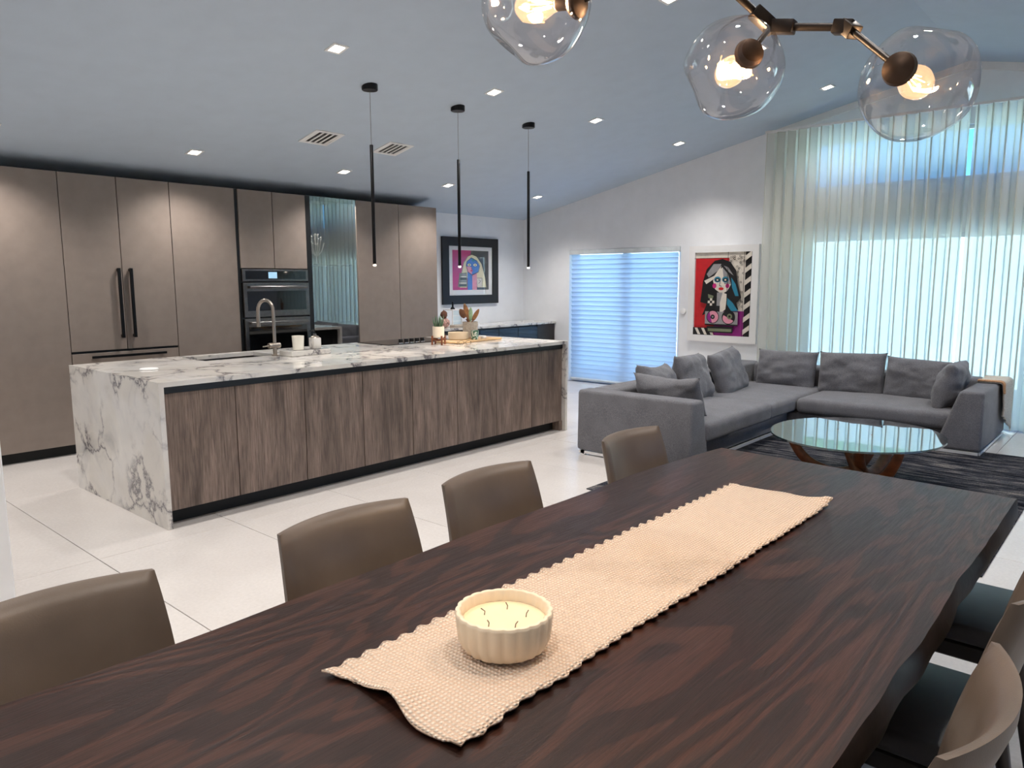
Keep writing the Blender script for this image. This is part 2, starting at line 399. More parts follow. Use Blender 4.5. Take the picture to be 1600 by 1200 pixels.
# ------------------------------------------------------------------ outside
struct(B().box(XE+T, 40, -25, 30, -.25, -.03).build('ground_patio', 'patio'))
gw = B().box(14.5, 14.75, -14, 20, -.03, 2.3).build('bounce_wall', 'bounce_wall'); tag(gw, 'unseen white wall added outside to bounce sun onto the sheer curtains', 'wall')  # unseen wall added as a sunlit reflector behind the curtains
hb = B(); hn = []
def tint_hedge_fn(u, v):
    y = -14+34*u; a = PI*v; rr = 1+.22*noise.noise(Vector((y*1.3, v*4, 0)))+.12*noise.noise(Vector((y*4, v*9, 3)))
    return (16.2-1.1*math.cos(a)*rr, y, -.05+max(0, math.sin(a))**.5*3.0*rr)
hb.grid(160, 18, tint_hedge_fn); ho = hb.build('tint_hedge', 'tint_hedge', smooth=True); tag(ho, 'unseen greenery added outside to tint the curtain light', 'tint_hedge')  # unseen planting added to give the curtain light a green cast

basic('tint_water', (70, 158, 214), .12, var=.08, nscale=3)
pw0 = B().box(10.6, 14.2, 3.4, 10.5, -.032, -.026).build('added_pool', 'tint_water'); tag(pw0, 'unseen blue water added outside the patio door to tint its light', 'added_pool')  # unseen water added to turn the light on the door vanes blue

# ------------------------------------------------------------------ patio door with shade
def leaf(parent, x, y0, y1, z0, z1, fw=.06, mat='trim_white'):
    f = B()
    for a in ((y0, y0+fw, z0, z1), (y1-fw, y1, z0, z1), (y0+fw, y1-fw, z0, z0+fw), (y0+fw, y1-fw, z1-fw, z1)): f.box(x, x+.05, *a)
    o = f.build('door_frame', mat, parent); B().box(x+.02, x+.03, y0+fw, y1-fw, z0+fw, z1-fw).build('pane', 'pane', o)
d1 = struct(B().box(XE+.08, XE+.19, DY0+.001, DY1-.001, .001, .02).build('door_1', 'trim_white'))
leaf(d1, XE+.08, DY0+.002, 5.80, .02, DZ-.002); leaf(d1, XE+.135, 5.72, DY1-.002, .02, DZ-.002)
sh = thing('window_shade', 'pale blue horizontal vane shade covering the patio door', 'shade', (XE+.02, (DY0+DY1)/2, 0))
B().rbox(XE-.02, XE+.05, DY0+.005, DY1-.005, DZ-.07, DZ-.003, .008).build('headrail', 'vane_rail', sh)
B().rbox(XE+.0, XE+.03, DY0+.03, DY1-.03, .03, .055, .006).build('bottom_rail', 'vane_rail', sh)
pit = .0665; nsl = 27; z = .062
vm = None
for k in range(nsl):
    zz = z+pit*k
    if vm is None:
        vb = B().grid(1, 5, lambda u, v: (.012+.016*math.sin(v*PI)-.012*v, (u-.5)*(DY1-DY0-.07), v*(pit+.012)))
        o = vb.build('vane', 'vane_cloth', sh, smooth=True, local=True); vm = o.data
    else:
        o = bpy.data.objects.new('vane', vm); COL.objects.link(o); o.parent = sh
    o.location = (-.02, 0, zz)

# ------------------------------------------------------------------ tall window behind curtain
w1 = struct(B().box(XE+.06, XE+.16, WY0+.001, WY1-.001, .001, .03).build('window_1', 'trim_white'))
PAN = ((WY0+.002, 1.0), (1.0, WY1-.002))
for pa, pb in PAN: leaf(w1, XE+.07, pa, pb, .03, HZ-.002, .045)
w2 = struct(B().box(XE+.06, XE+.16, WY0+.001, WY1-.001, TZ0+.001, TZ0+.03).build('window_2', 'trim_white'))
for pa, pb in PAN: leaf(w2, XE+.07, pa, pb, TZ0+.03, TZ1-.002, .03)
# curtains
CX = 8.66
rail = B().rbox(CX-.025, CX+.025, -.30, 3.66, 3.185, 3.212, .004, 1)
ro = rail.build('curtain_rail', 'trim_white'); tag(ro, 'slim ceiling curtain rail above the sheer curtains', 'curtain rail')
def curtain(y0, y1, label, ph):
    lam = .122; n = int((y1-y0)/lam*18)
    def fn(u, v):
        y = y0+(y1-y0)*u; z = .02+v*3.163
        s_ = noise.noise(Vector((y*1.1, ph, 0)))
        a = .052*(1+.25*s_)*(1+.25*(1-v)); lw = 1-v
        g = 2*PI*y/lam+ph+1.6*lw*noise.noise(Vector((y*2.2, ph+5, 1)))
        x = CX+a*math.sin(g)+.02*lw*noise.noise(Vector((y*1.7, v*1.5, ph)))
        return (x, y+.021*math.sin(2*g), z)
    o = B().grid(n, 12, fn).build('curtain', 'sheer_curtain', smooth=True)
    return tag(o, label, 'curtain', 'sheer curtains on the end wall')
curtain(1.588, 3.63, 'white sheer ripple-fold curtain next to the white-framed portrait', 0.3)
curtain(-.28, 1.553, 'white sheer ripple-fold curtain at the far right, behind the sofa arm with the throw', 1.7)

# ------------------------------------------------------------------ ceiling fixtures
TILT = math.atan(SL)
def frame_at(x, y):
    n = Vector((0, -SL if y > RIDGE_Y else SL, -1)).normalized()
    q = Vector((0, 0, -1)).rotation_difference(n)
    return q
dl = None
rows = [(6.58, 'in the row nearest the tall cabinets'), (4.44, 'in the row over the island'), (2.77, 'in the row near the ridge'), (.6, 'on the far slope past the ridge')]
cols = [(-1.5, 'first'), (.1, 'second'), (1.70, 'third'), (3.235, 'fourth'), (4.834, 'fifth'), (6.34, 'sixth'), (8.03, 'seventh')]
for ry, rt in rows:
    for cxx, ct in cols:
        if cxx < 0 and ry > 4: continue
        if dl is None:
            t = thing('downlight', '', 'downlight', (0, 0, 0), 'recessed square ceiling downlights'); dl = t
            f = B()
            for a in ((-.062, .062, -.062, -.043), (-.062, .062, .043, .062), (-.062, -.043, -.043, .043), (.043, .062, -.043, .043)): f.box(*a, -.006, -.0005)
            f.build('trim_ring', 'trim_white', t, local=True)
            B().box(-.042, .042, -.042, .042, -.003, -.0005).build('lens', 'lamp_glow', t, local=True)
            L = bpy.data.lights.new('downlight_beam', 'SPOT'); L.energy = DOWNLIGHT_W; L.spot_size = math.radians(124); L.spot_blend = .95; L.shadow_soft_size = .04; L.color = (1, .93, .865)
            lo = bpy.data.objects.new('downlight_beam', L); COL.objects.link(lo); lo.parent = t; lo.location = (0, 0, -.03)
        else: t = copy_tree(dl)
        t.location = (cxx, ry, ceil(ry)); t.rotation_mode = 'QUATERNION'; t.rotation_quaternion = frame_at(cxx, ry)
        for ch in t.children:
            if ch.type == 'LIGHT': ch.rotation_mode = 'QUATERNION'; ch.rotation_quaternion = frame_at(cxx, ry).inverted()
        t['label'] = 'ceiling downlight %s, %s from the left' % (rt, ct)
def vent(x, y, label):
    t = thing('air_vent', label, 'vent', (x, y, ceil(y)), 'ceiling air vents'); t.rotation_mode = 'QUATERNION'; t.rotation_quaternion = frame_at(x, y)
    f = B(); a, b = .15, .118
    for q in ((-a, a, -a, -b), (-a, a, b, a), (-a, -b, -b, b), (b, a, -b, b)): f.box(*q, -.008, -.0005)
    f.build('vent_frame', 'trim_white', t, local=True)
    B().box(-b, b, -b, b, -.002, -.0005).build('vent_back', 'black', t, local=True)
    for k in range(5):
        xx = -b+.002+k*(2*b-.022)/4
        B().box(xx, xx+.018, -b, b, -.007, -.002).build('louver', 'trim_white', t, local=True)
vent(4.075, 5.865, 'square slotted ceiling air vent left of the first pendant')
vent(4.885, 5.845, 'square slotted ceiling air vent right of the first pendant')

# pendants
for px_, lab, zb in ((3.807, 'slim black rod pendant over the island nearest the sink', 1.62), (4.77, 'slim black rod pendant over the island in front of the black-framed portrait', 1.62), (5.735, 'slim black rod pendant over the island nearest the patio door', 1.62)):
    py = 4.815; zc = ceil(py)
    t = thing('rod_pendant', lab, 'pendant light', (px_, py, zb), 'rod pendants over the island')
    can = B().lathe([(0, -.035), (.058, -.035), (.062, -.031), (.062, .012), (0, .012)], (px_, py, zc), 28).build('canopy', 'black_metal', t, smooth=40)
    B().tube([(px_, py, zc-.03), (px_, py, zb+.94)], .0018, 6).build('cable', 'steel', t)
    B().lathe([(0, .012), (.0125, .012), (.0135, .014), (.0135, .94), (.010, .945), (0, .945)], (px_, py, zb), 16).build('rod', 'black_metal', t, smooth=40)
    B().lathe([(0, .0), (.011, .0), (.0115, .012), (0, .012)], (px_, py, zb), 16).build('led_tip', 'led_tip', t, smooth=40)
    L = bpy.data.lights.new('pendant_beam', 'SPOT'); L.energy = PENDANT_W; L.spot_size = math.radians(70); L.spot_blend = .7; L.shadow_soft_size = .012; L.color = (1, .86, .72)
    lo = bpy.data.objects.new('pendant_beam', L); COL.objects.link(lo); lo.parent = t; lo.location = (0, 0, -.01)

# ------------------------------------------------------------------ kitchen tall cabinets
YF = 7.03; CT = 2.415; CB = .09
def door(parent, x0, x1, z0, z1, name='door', y=YF, mat='cabinet'):
    return B().rbox(x0+.003, x1-.003, y, y+.022, z0+.003, z1-.003, .0015, 1).build(name, mat, parent)
def carcass(parent, x0, x1, z0=CB, z1=CT, mat='cabinet'):
    B().box(x0+.001, x1-.001, YF+.03, YB-.002, z0, z1-.002).build('body', mat, parent)
def kick(parent, x0, x1):
    B().box(x0, x1, YF+.06, YF+.08, .001, CB).build('toe_kick', 'toe', parent)
def vhandle(parent, x, z0, z1):
    h = B().rbox(x-.013, x+.013, YF-.045, YF-.025, z0, z1, .003)
    h.box(x-.010, x+.010, YF-.03, YF, z0+.005, z0+.03).box(x-.010, x+.010, YF-.03, YF, z1-.03, z1-.005)
    return h.build('handle', 'black_metal', parent)
t = thing('tall_cabinet', 'plain taupe full-height cabinet at the far left of the kitchen wall', 'cabinet', (1.80, YF, 0), 'taupe tall kitchen cabinets')
carcass(t, 1.33, 2.26); door(t, 1.33, 2.26, CB, CT); kick(t, 1.33, 2.26)
t = thing('refrigerator_cabinet', 'taupe panelled refrigerator with two black bar handles', 'refrigerator', (2.72, YF, 0))
carcass(t, 2.26, 3.187); kick(t, 2.26, 3.187)
d = door(t, 2.26, 2.724, .895, CT); vhandle(d, 2.684, 1.0, 1.62)
d = door(t, 2.724, 3.187, .895, CT); vhandle(d, 2.787, 1.0, 1.62)
d = door(t, 2.26, 3.187, CB, .88, 'drawer')
h = B().rbox(2.41, 3.055, YF-.045, YF-.025, .832, .854, .003); h.box(2.43, 2.46, YF-.03, YF, .834, .852).box(3.005, 3.035, YF-.03, YF, .834, .852); h.build('handle', 'black_metal', d)
B().box(2.262, 3.185, YF+.012, YF+.03, .878, .897).build('gap_strip', 'black', t)
t = thing('tall_cabinet', 'plain taupe full-height cabinet between the refrigerator and the ovens', 'cabinet', (3.5, YF, 0), 'taupe tall kitchen cabinets')
carcass(t, 3.187, 3.832); door(t, 3.187, 3.832, CB, CT); kick(t, 3.187, 3.832)
t = thing('oven_cabinet', 'taupe oven housing with two upper doors and black side fillers', 'cabinet', (4.25, YF, 0))
B().box(3.834, 3.866, YF+.012, YB-.002, .001, CT).build('side_panel', 'black', t)
B().box(4.642, 4.70, YF+.004, YB-.002, .001, CT).build('side_panel', 'black', t)
B().box(3.868, 4.64, YF+.03, YB-.002, 1.632, CT-.002).build('body', 'cabinet', t)
door(t, 3.866, 4.247, 1.63, CT); door(t, 4.247, 4.643, 1.63, CT)
B().box(3.868, 4.64, YF+.012, YB-.002, .001, .42).build('lower_body', 'cabinet', t)
# double oven
t = thing('double_oven', 'stainless double wall oven with black glass doors', 'oven', (4.255, YF, .42))
x0, x1 = 3.87, 4.638
B().box(x0, x1, YF+.02, YB-.03, .422, 1.628).build('housing', 'black', t)
p = B().rbox(x0, x1, YF-.01, YF+.02, 1.50, 1.622, .004).build('control_panel', 'steel', t)
B().box(x0+.035, x1-.03, YF-.013, YF-.009, 1.522, 1.605).build('panel_glass', 'oven_glass', p)
B().box(4.16, 4.26, YF-.0145, YF-.0128, 1.53, 1.595).build('display', 'screen', p)
def ovdoor(z0, z1, g0, g1):
    o = B().rbox(x0, x1, YF-.02, YF+.018, z0, z1, .004).build('oven_door', 'steel', t)
    B().box(x0+.04, x1-.045, YF-.0235, YF-.0195, g0, g1).build('oven_window', 'oven_glass', o)
    zh = z1-.045; pts = [(x0+.05+(x1-x0-.1)*k/12, YF-.058-.016*math.sin(PI*k/12), zh) for k in range(13)]
    hb_ = B().tube(pts, .015, 10)
    hb_.box(x0+.045, x0+.065, YF-.06, YF-.02, zh-.012, zh+.012).box(x1-.065, x1-.045, YF-.06, YF-.02, zh-.012, zh+.012); hb_.build('handle', 'steel', o, smooth=40)
ovdoor(1.135, 1.485, 1.20, 1.40); ovdoor(.44, 1.12, .52, 1.035)
# display cabinet with smoked glass
dx0, dx1 = 4.702, 5.308
t = thing('display_cabinet', 'tall cabinet with smoked mirror-like glass door reflecting the curtains', 'cabinet', (5.0, YF, 0))
b_ = B().box(dx0, dx1, YB-.03, YB-.002, .09, CT).box(dx0, dx0+.018, YF+.03, YB-.03, .09, CT).box(dx1-.018, dx1, YF+.03, YB-.03, .09, CT)
b_.box(dx0+.018, dx1-.018, YF+.03, YB-.03, .09, .11).box(dx0+.018, dx1-.018, YF+.03, YB-.03, CT-.02, CT)
b_.build('body', 'black', t)
for zs in (1.03, 1.685): B().box(dx0+.02, dx1-.02, YF+.06, YB-.04, zs-.012, zs).build('shelf', 'chair_wood', t)
gd = B().box(dx0+.003, dx1-.003, YF+.004, YF+.012, .095, CT-.003).build('glass_door', 'smoked', t)
kick(t, dx0, dx1)
L = bpy.data.lights.new('added_cabinet_led', 'AREA'); L.shape = 'RECTANGLE'; L.size = .5; L.size_y = .02; L.energy = 9.0; L.color = (1, .95, .88)  # lamp added so the ornament inside shows through the smoked glass
lo = bpy.data.objects.new('added_cabinet_led', L); COL.objects.link(lo); lo.parent = t; lo.location = (0, .06, CT-.03)
B().box(dx0+.03, dx1-.03, YF+.042, YF+.052, CT-.028, CT-.0205).build('added_led_bar', 'lamp_glow', t)  # glowing bar added as the fitting for that extra lamp
B().box(dx0, dx1, YF+.013, YF+.03, CT-.05, CT-.001).build('top_rail', 'black', t)
def wire_tree(x, y, z0, h, lab):
    o = B(); rnd = random.Random(3)
    tt = thing('wire_tree', lab, 'ornament', (x, y, z0))
    B().lathe([(0, 0), (.05, 0), (.05, .008), (0, .008)], (x, y, z0), 20).build('base', 'chrome', tt, smooth=40)
    o.tube([(x, y, z0+.006), (x, y, z0+h*.28)], .006, 6); lv = B()
    for k in range(26):
        a = rnd.uniform(0, 2*PI); sp = rnd.uniform(.15, 1); R_ = h*.36*sp; top = z0+h*(1.0-.42*sp**2)
        p0 = Vector((x, y, z0+h*.26)); p1 = Vector((x+R_*.75*math.cos(a), y+.5*R_*.75*math.sin(a), z0+h*(.38+.1*(1-sp)))); p2 = Vector((x+R_*math.cos(a), y+.5*R_*math.sin(a), top))
        o.tube([p0*(1-q)**2+p1*2*q*(1-q)+p2*q*q for q in (0, .2, .4, .6, .8, 1)], .0026, 5)
        bm = bmesh.new(); bmesh.ops.create_icosphere(bm, subdivisions=1, radius=.010); lv.bm(bm, Matrix.Translation(p2))
    o.build('branches', 'wire', tt, smooth=True); lv.build('leaves', 'wire', tt, smooth=True)
wire_tree(4.88, 7.2, 1.685, .34, 'silver wire tree ornament on the upper shelf behind smoked glass')
for k in range(5):
    xg = 4.80+.075*k; g = B().lathe([(.018, 0), (.02, .002), (.026, .09), (.024, .09), (.017, .006), (0, .006)], (xg, 7.17, 1.03), 16).build('glass_tumbler', 'clear_cup', smooth=40)
    tag(g, 'clear tumbler in the row on the lower shelf behind smoked glass', 'glass', 'tumblers in the display cabinet')
t = thing('tall_cabinet', 'double-door taupe full-height cabinet beside the black-framed portrait', 'cabinet', (5.94, YF, 0), 'taupe tall kitchen cabinets')
carcass(t, 5.31, 6.56); door(t, 5.31, 5.936, CB, CT); door(t, 5.936, 6.56, CB, CT); kick(t, 5.31, 6.56)
# side counter
t = thing('sideboard_cabinet', 'low dark glass-front cabinet below the black-framed portrait', 'cabinet', (7.7, 7.0, 0))
B().box(6.565, XE-.02, 6.96, YB-.002, .08, .855).build('body', 'black', t)
B().box(6.565, XE-.02, 7.0, 7.02, .001, .08).build('toe_kick', 'toe', t)
xs = [6.57, 6.93, 7.243, 7.63, 8.04, 8.475]
for a, b in zip(xs, xs[1:]): B().rbox(a+.004, b-.004, 6.938, 6.96, .09, .835, .002, 1).build('door', 'oven_glass', t)
B().box(8.48, XE-.02, 6.938, 6.96, .08, .855).build('end_panel', 'chair_wood', t)
wt = B().rbox(6.565, XE-.003, 6.925, YB-.003, .857, .887, .002, 1).build('worktop', 'marble', None); tag(wt, 'pale stone worktop on the low dark cabinet', 'worktop')

# ------------------------------------------------------------------ island
IX0, IX1, IY0, IY1, IZ = 1.872, 5.885, 4.43, 5.90, .905
t = thing('kitchen_island', 'long kitchen island with marble waterfall top and grey-brown wood doors', 'island', ((IX0+IX1)/2, (IY0+IY1)/2, 0))
sx0, sx1, sy0, sy1 = 2.64, 3.26, 5.40, 5.80
e = B()
for a in ((IX0, IX1, IY0, sy0), (IX0, IX1, sy1, IY1), (IX0, sx0, sy0, sy1), (sx1, IX1, sy0, sy1)): e.box(*a, IZ-.03, IZ)
e.build('countertop', 'marble', t)
B().box(IX0, IX0+.03, IY0, IY1, .001, IZ-.03).build('waterfall_panel', 'marble', t)
B().box(IX1-.03, IX1, IY0, IY1, .001, IZ-.03).build('waterfall_panel', 'marble', t)
bx0, bx1 = IX0+.031, IX1-.031
e = B()
for a in ((bx0, bx1, 4.50, sy0-.02), (bx0, bx1, sy1+.02, 5.84), (bx0, sx0-.02, sy0-.02, sy1+.02), (sx1+.02, bx1, sy0-.02, sy1+.02)): e.box(*a, .10, .86)
e.build('body', 'black', t)
B().box(bx0, bx1, 4.47, 4.50, .83, IZ-.032).build('recess_channel', 'black', t)
B().box(bx0, bx1-.04, 4.56, 4.58, .001, .10).build('toe_kick', 'toe', t)
B().box(bx1-.04, bx1, 4.47, 4.60, .001, .10).build('end_post', 'grain_wood', t)
se = [bx0, 2.374, 2.889, 3.393, 3.882, 4.386, 4.882, 5.382, bx1]
for a, b in zip(se, se[1:]): B().rbox(a+.003, b-.003, 4.475, 4.497, .10, .828, .001, 1).build('door', 'grain_wood', t)
sk = B()
sk.box(sx0-.01, sx1+.01, sy0-.01, sy1+.01, .66, .67)
for a in ((sx0-.012, sx0-.002, sy0-.012, sy1+.012), (sx1+.002, sx1+.012, sy0-.012, sy1+.012), (sx0-.002, sx1+.002, sy0-.012, sy0-.002), (sx0-.002, sx1+.002, sy1+.002, sy1+.012)): sk.box(*a, .67, IZ-.031)
sk.build('sink', 'steel', t)
# faucet
fx, fy = 3.19, 5.335
t = thing('kitchen_faucet', 'brushed nickel gooseneck faucet beside the island sink', 'faucet', (fx, fy, IZ))
B().lathe([(0, 0), (.027, 0), (.027, .012), (.016, .016), (.016, .10), (0, .10)], (fx, fy, IZ), 20).build('base', 'nickel', t, smooth=40)
dirv = Vector((-.35, .94, 0)).normalized(); sp = [Vector((fx, fy, IZ+.09))]
sp += [Vector((fx, fy, IZ+.32))]
for k in range(1, 11):
    a = PI*k/10; sp.append(Vector((fx, fy, IZ+.36))+dirv*(.075*(1-math.cos(a)))+Vector((0, 0, .085*math.sin(a))))
sp.append(sp[-1]+Vector((0, 0, -.13)))
B().tube(sp, [.0135]*(len(sp)-2)+[.0145, .0155], 14).build('spout', 'nickel', t, smooth=40)
B().tube([Vector((fx, fy, IZ+.085))-Vector((.055, -.0, 0)), Vector((fx, fy, IZ+.085))+Vector((.045, 0, 0))], .021, 16).build('mixer_body', 'nickel', t, smooth=40)
B().tube([Vector((fx-.05, fy, IZ+.085)), Vector((fx-.10, fy+.01, IZ+.08))], .005, 8).build('lever', 'nickel', t, smooth=40)
# tray with candle and soap
e = B(); tx0, tx1, ty0, ty1 = 3.23, 3.60, 5.16, 5.34
e.box(tx0, tx1, ty0, ty1, IZ+.001, IZ+.045)
tr = B().rbox(tx0, tx1, ty0, ty1, IZ+.001, IZ+.042, .003, 1).build('marble_tray', 'marble'); tag(tr, 'rectangular marble tray beside the faucet', 'tray')
t = thing('candle_jar', 'white glass candle jar on the marble tray', 'candle', (3.35, 5.25, IZ+.042))
B().lathe([(0, 0), (.038, 0), (.043, .004), (.049, .115), (.045, .115), (.041, .095), (0, .095)], (3.35, 5.25, IZ+.0425), 28).build('jar', 'white_glass', t, smooth=40)
t = thing('soap_dispenser', 'speckled stone soap dispenser with dark pump on the tray', 'soap dispenser', (3.51, 5.25, IZ+.042))
B().rbox(3.473, 3.547, 5.213, 5.287, IZ+.0425, IZ+.135, .008).build('bottle', 'marble', t, smooth=40)
B().lathe([(.036, 0), (.030, .010), (.014, .016), (.012, .03), (0, .03)], (3.51, 5.25, IZ+.135), 20).build('collar', 'nickel', t, smooth=40)
B().tube([(3.51, 5.25, IZ+.16), (3.51, 5.25, IZ+.19), (3.50, 5.25, IZ+.195), (3.465, 5.25, IZ+.19)], .005, 8).build('pump', 'black_metal', t, smooth=40)
pl = B().lathe([(0, 0), (.058, 0), (.06, .004), (.055, .009), (0, .010)], (2.13, 5.17, IZ+.0005), 32).build('outlet_cover', 'trim_white', smooth=40); tag(pl, 'round white pop-up outlet cover on the marble island top', 'outlet')
# cooktop
t = thing('cooktop', 'black glass cooktop with a row of five knobs on the island', 'cooktop', (4.85, 5.6, IZ))
B().rbox(4.38, 5.24, 5.37, 5.84, IZ+.0005, IZ+.008, .002, 1).build('glass_top', 'oven_glass', t)
for k in range(5):
    kx = 4.57+.068*k; kn = B().lathe([(0, 0), (.026, 0), (.026, .006), (.022, .012), (.021, .036), (.018, .040), (0, .040)], (kx, 5.42, IZ+.008), 20).build('knob', 'black_metal', t, smooth=40)
    B().lathe([(.0268, .0), (.0272, .004), (.0262, .007)], (kx, 5.42, IZ+.008), 20).build('knob_ring', 'chrome', kn, smooth=40)
# plant in stand
def lx(cx_, cy_): return cx_, cy_
ax, ay = 4.77, 5.11
t = thing('plant_stand', 'small wooden four-leg plant stand on the island', 'plant stand', (ax, ay, IZ))
for k in range(4):
    a = PI/4+k*PI/2+.5; ca, sa = math.cos(a), math.sin(a)
    B().tube([(ax+.068*ca, ay+.068*sa, IZ+.001), (ax+.066*ca, ay+.066*sa, IZ+.085)], .009, 8).build('leg', 'mid_wood', t, smooth=40)
for k in range(2):
    a = PI/4+k*PI/2+.5; ca, sa = math.cos(a), math.sin(a)
    B().tube([(ax+s_*.066*ca, ay+s_*.066*sa, IZ+.052-.012*(1-abs(s_))) for s_ in (-1, -.7, -.3, 0, .3, .7, 1)], .010, 8).build('crossbar', 'mid_wood', t, smooth=40)
t = thing('potted_succulent', 'spiky succulent in a cream pot on the wooden stand', 'plant', (ax, ay, IZ+.066))
B().lathe([(0, 0), (.048, 0), (.055, .006), (.056, .105), (.052, .105), (.050, .09), (0, .09)], (ax, ay, IZ+.066), 28).build('pot', 'cream', t, smooth=40)
for k in range(9):
    a = 2.4*k; ln = .10+.05*random.random(); o_ = .01+.025*(k/9); tip = Vector((ax+(o_+.05*(k/9))*math.cos(a), ay+(o_+.05*(k/9))*math.sin(a), IZ+.155+ln))
    p0 = Vector((ax+o_*math.cos(a), ay+o_*math.sin(a), IZ+.15)); pm = (p0+tip)/2+Vector((.006*math.cos(a), .006*math.sin(a), 0))
    B().tube([p0, pm, tip], [.010, .009, .001], 7, flat=.5).build('leaf', 'leaf', t, smooth=True)
# cutting board group
cb = B().rbox(-.36, .36, -.14, .14, 0, .018, .006).build('cutting_board', 'light_wood', xf=Matrix.Translation((5.25, 5.17, IZ+.001)) @ Matrix.Rotation(.12, 4, 'Z')); tag(cb, 'long pale wooden board on the island under the crock', 'cutting board')
bz = IZ+.0195
bo = B().lathe([(0, 0), (.09, 0), (.10, .006), (.102, .07), (.097, .07), (.095, .055), (0, .055)], (5.17, 5.25, bz), 36).build('candle_bowl', 'wax_bowl', smooth=40); tag(bo, 'wide low cream candle bowl on the wooden board', 'candle')
cu = B().lathe([(0, 0), (.030, 0), (.033, .003), (.040, .09), (.037, .09), (.031, .006), (0, .006)], (5.25, 5.10, bz), 24).build('printed_cup', 'green_print', smooth=40); tag(cu, 'small green leaf-print cup on the wooden board', 'cup')
t = thing('utensil_crock', 'round grey-beige stoneware utensil crock on the wooden board', 'crock', (5.36, 5.27, bz))
B().lathe([(0, 0), (.068, 0), (.074, .005), (.078, .165), (.072, .165), (.068, .012), (0, .012)], (5.36, 5.27, bz), 36).build('pot', 'stoneware', t, smooth=40)
sb = B().rbox(5.38, 5.43, 5.11, 5.15, bz, bz+.028, .006).build('salt_box', 'trim_white'); tag(sb, 'tiny white box beside the green cup', 'box')
def spoon(name, lab, dx, dy, ln, kind, mat):
    b0 = Vector((5.36-dx*.10, 5.27-dy*.10, bz+.03)); d_ = Vector((dx, dy, 1)).normalized(); tip = b0+d_*ln
    right = Vector((.66, -.75, 0)); 
    t_ = thing(name, lab, 'utensil', b0, 'wooden utensils in the crock')
    B().tube([b0, b0+d_*ln*.62], [.006, .007], 8).build('handle', mat, t_, smooth=40)
    hw = {'spoon': .034, 'spatula': .026, 'paddle': .022}[kind]; hl = {'spoon': .10, 'spatula': .15, 'paddle': .13}[kind]
    pts = []; rs = []
    for k in range(9):
        q = k/8; pts.append(tip-d_*hl*(1-q)); rs.append(max(.002, hw*math.sin(PI*(.12+.86*q))**.6))
    # flattened head facing the camera
    hb2 = B(); n = 14; nrm = d_.cross(right).normalized(); rt2 = nrm.cross(d_)
    for p_, r_ in zip(pts, rs):
        for j in range(n):
            g = 2*PI*j/n; hb2.v.append(p_+rt2*r_*math.cos(g)+nrm*min(.006, r_)*math.sin(g))
    for i in range(8):
        for j in range(n): hb2.f.append((i*n+j, i*n+(j+1) % n, (i+1)*n+(j+1) % n, (i+1)*n+j)); hb2.mi.append(0)
    hb2.f += [tuple(range(n))[::-1], tuple(8*n+j for j in range(n))]; hb2.mi += [0, 0]
    hb2.build('head', mat, t_, smooth=True)
spoon('wooden_spoon', 'wide round wooden spoon leaning left in the crock', -.42, .48, .31, 'spoon', 'dark_spoon')
spoon('wooden_spatula', 'tall wooden spatula with a light edge in the crock', -.17, .2, .33, 'spatula', 'olive_wood')
spoon('wooden_spoon', 'short dark wooden spoon between the spatula and the round spoon', -.08, .2, .27, 'paddle', 'mid_wood')
spoon('wooden_paddle', 'narrow wooden paddle leaning right in the crock', .36, -.42, .30, 'paddle', 'olive_wood')
spoon('silicone_spatula', 'pale green spatula in the middle of the crock', .02, -.04, .28, 'paddle', 'leaf_light')
# eyeglasses on counter
gx, gy = 4.88, 4.87
t = thing('eyeglasses', 'thin dark eyeglasses lying on the marble near the board', 'eyeglasses', (gx, gy, IZ))
for s_ in (-1, 1):
    c = Vector((gx+s_*.033*.75, gy-s_*.033*.66, IZ+.022))
    rt = Vector((.75, -.66, 0)); B().tube([c+rt*.025*math.cos(2*PI*k/16)+Vector((0, 0, .019*math.sin(2*PI*k/16))) for k in range(17)], .0018, 6, cap=False).build('rim', 'black_metal', t, smooth=True)
    en = c+rt*s_*.028; B().tube([en+Vector((0, 0, .008)), en+Vector((.05, .06, .006)), en+Vector((.07, .09, -.018))], .0018, 6).build('temple', 'black_metal', t, smooth=True)
c = Vector((gx, gy, IZ+.026)); B().tube([c-Vector((.007, -.006, 0)), c+Vector((0, 0, .003)), c+Vector((.007, -.006, 0))], .0018, 6).build('bridge', 'black_metal', t, smooth=True)
# items on the far counter
wz = .8875
t = thing('glass_lantern', 'white framed glass lantern with a black candlestick finial', 'lantern', (6.99, 7.2, wz))
f = B(); a = .085; ctr = (6.99, 7.2)
for sx in (-1, 1):
    for sy in (-1, 1): f.box(ctr[0]+sx*a-.006, ctr[0]+sx*a+.006, ctr[1]+sy*a-.006, ctr[1]+sy*a+.006, wz, wz+.22)
f.box(ctr[0]-a-.01, ctr[0]+a+.01, ctr[1]-a-.01, ctr[1]+a+.01, wz, wz+.012); f.box(ctr[0]-a-.01, ctr[0]+a+.01, ctr[1]-a-.01, ctr[1]+a+.01, wz+.22, wz+.232)
for zz in (.075, .145): f.box(ctr[0]-a, ctr[0]+a, ctr[1]-a-.002, ctr[1]-a+.003, wz+zz, wz+zz+.006)
f.build('frame', 'trim_white', t)
B().box(ctr[0]-a, ctr[0]+a, ctr[1]-a-.001, ctr[1]-a+.001, wz+.012, wz+.22).build('pane', 'clear_cup', t)
B().lathe([(0, 0), (.034, 0), (.03, .012), (.012, .035), (.012, .09), (.016, .10), (0, .105)], (ctr[0], ctr[1], wz+.2325), 18).build('finial', 'black_metal', t, smooth=40)
t = thing('figurine', 'small brown and pink figurine on the far counter beside the succulent', 'figurine', (6.80, 7.15, wz))
bm = bmesh.new(); bmesh.ops.create_icosphere(bm, subdivisions=3, radius=1)
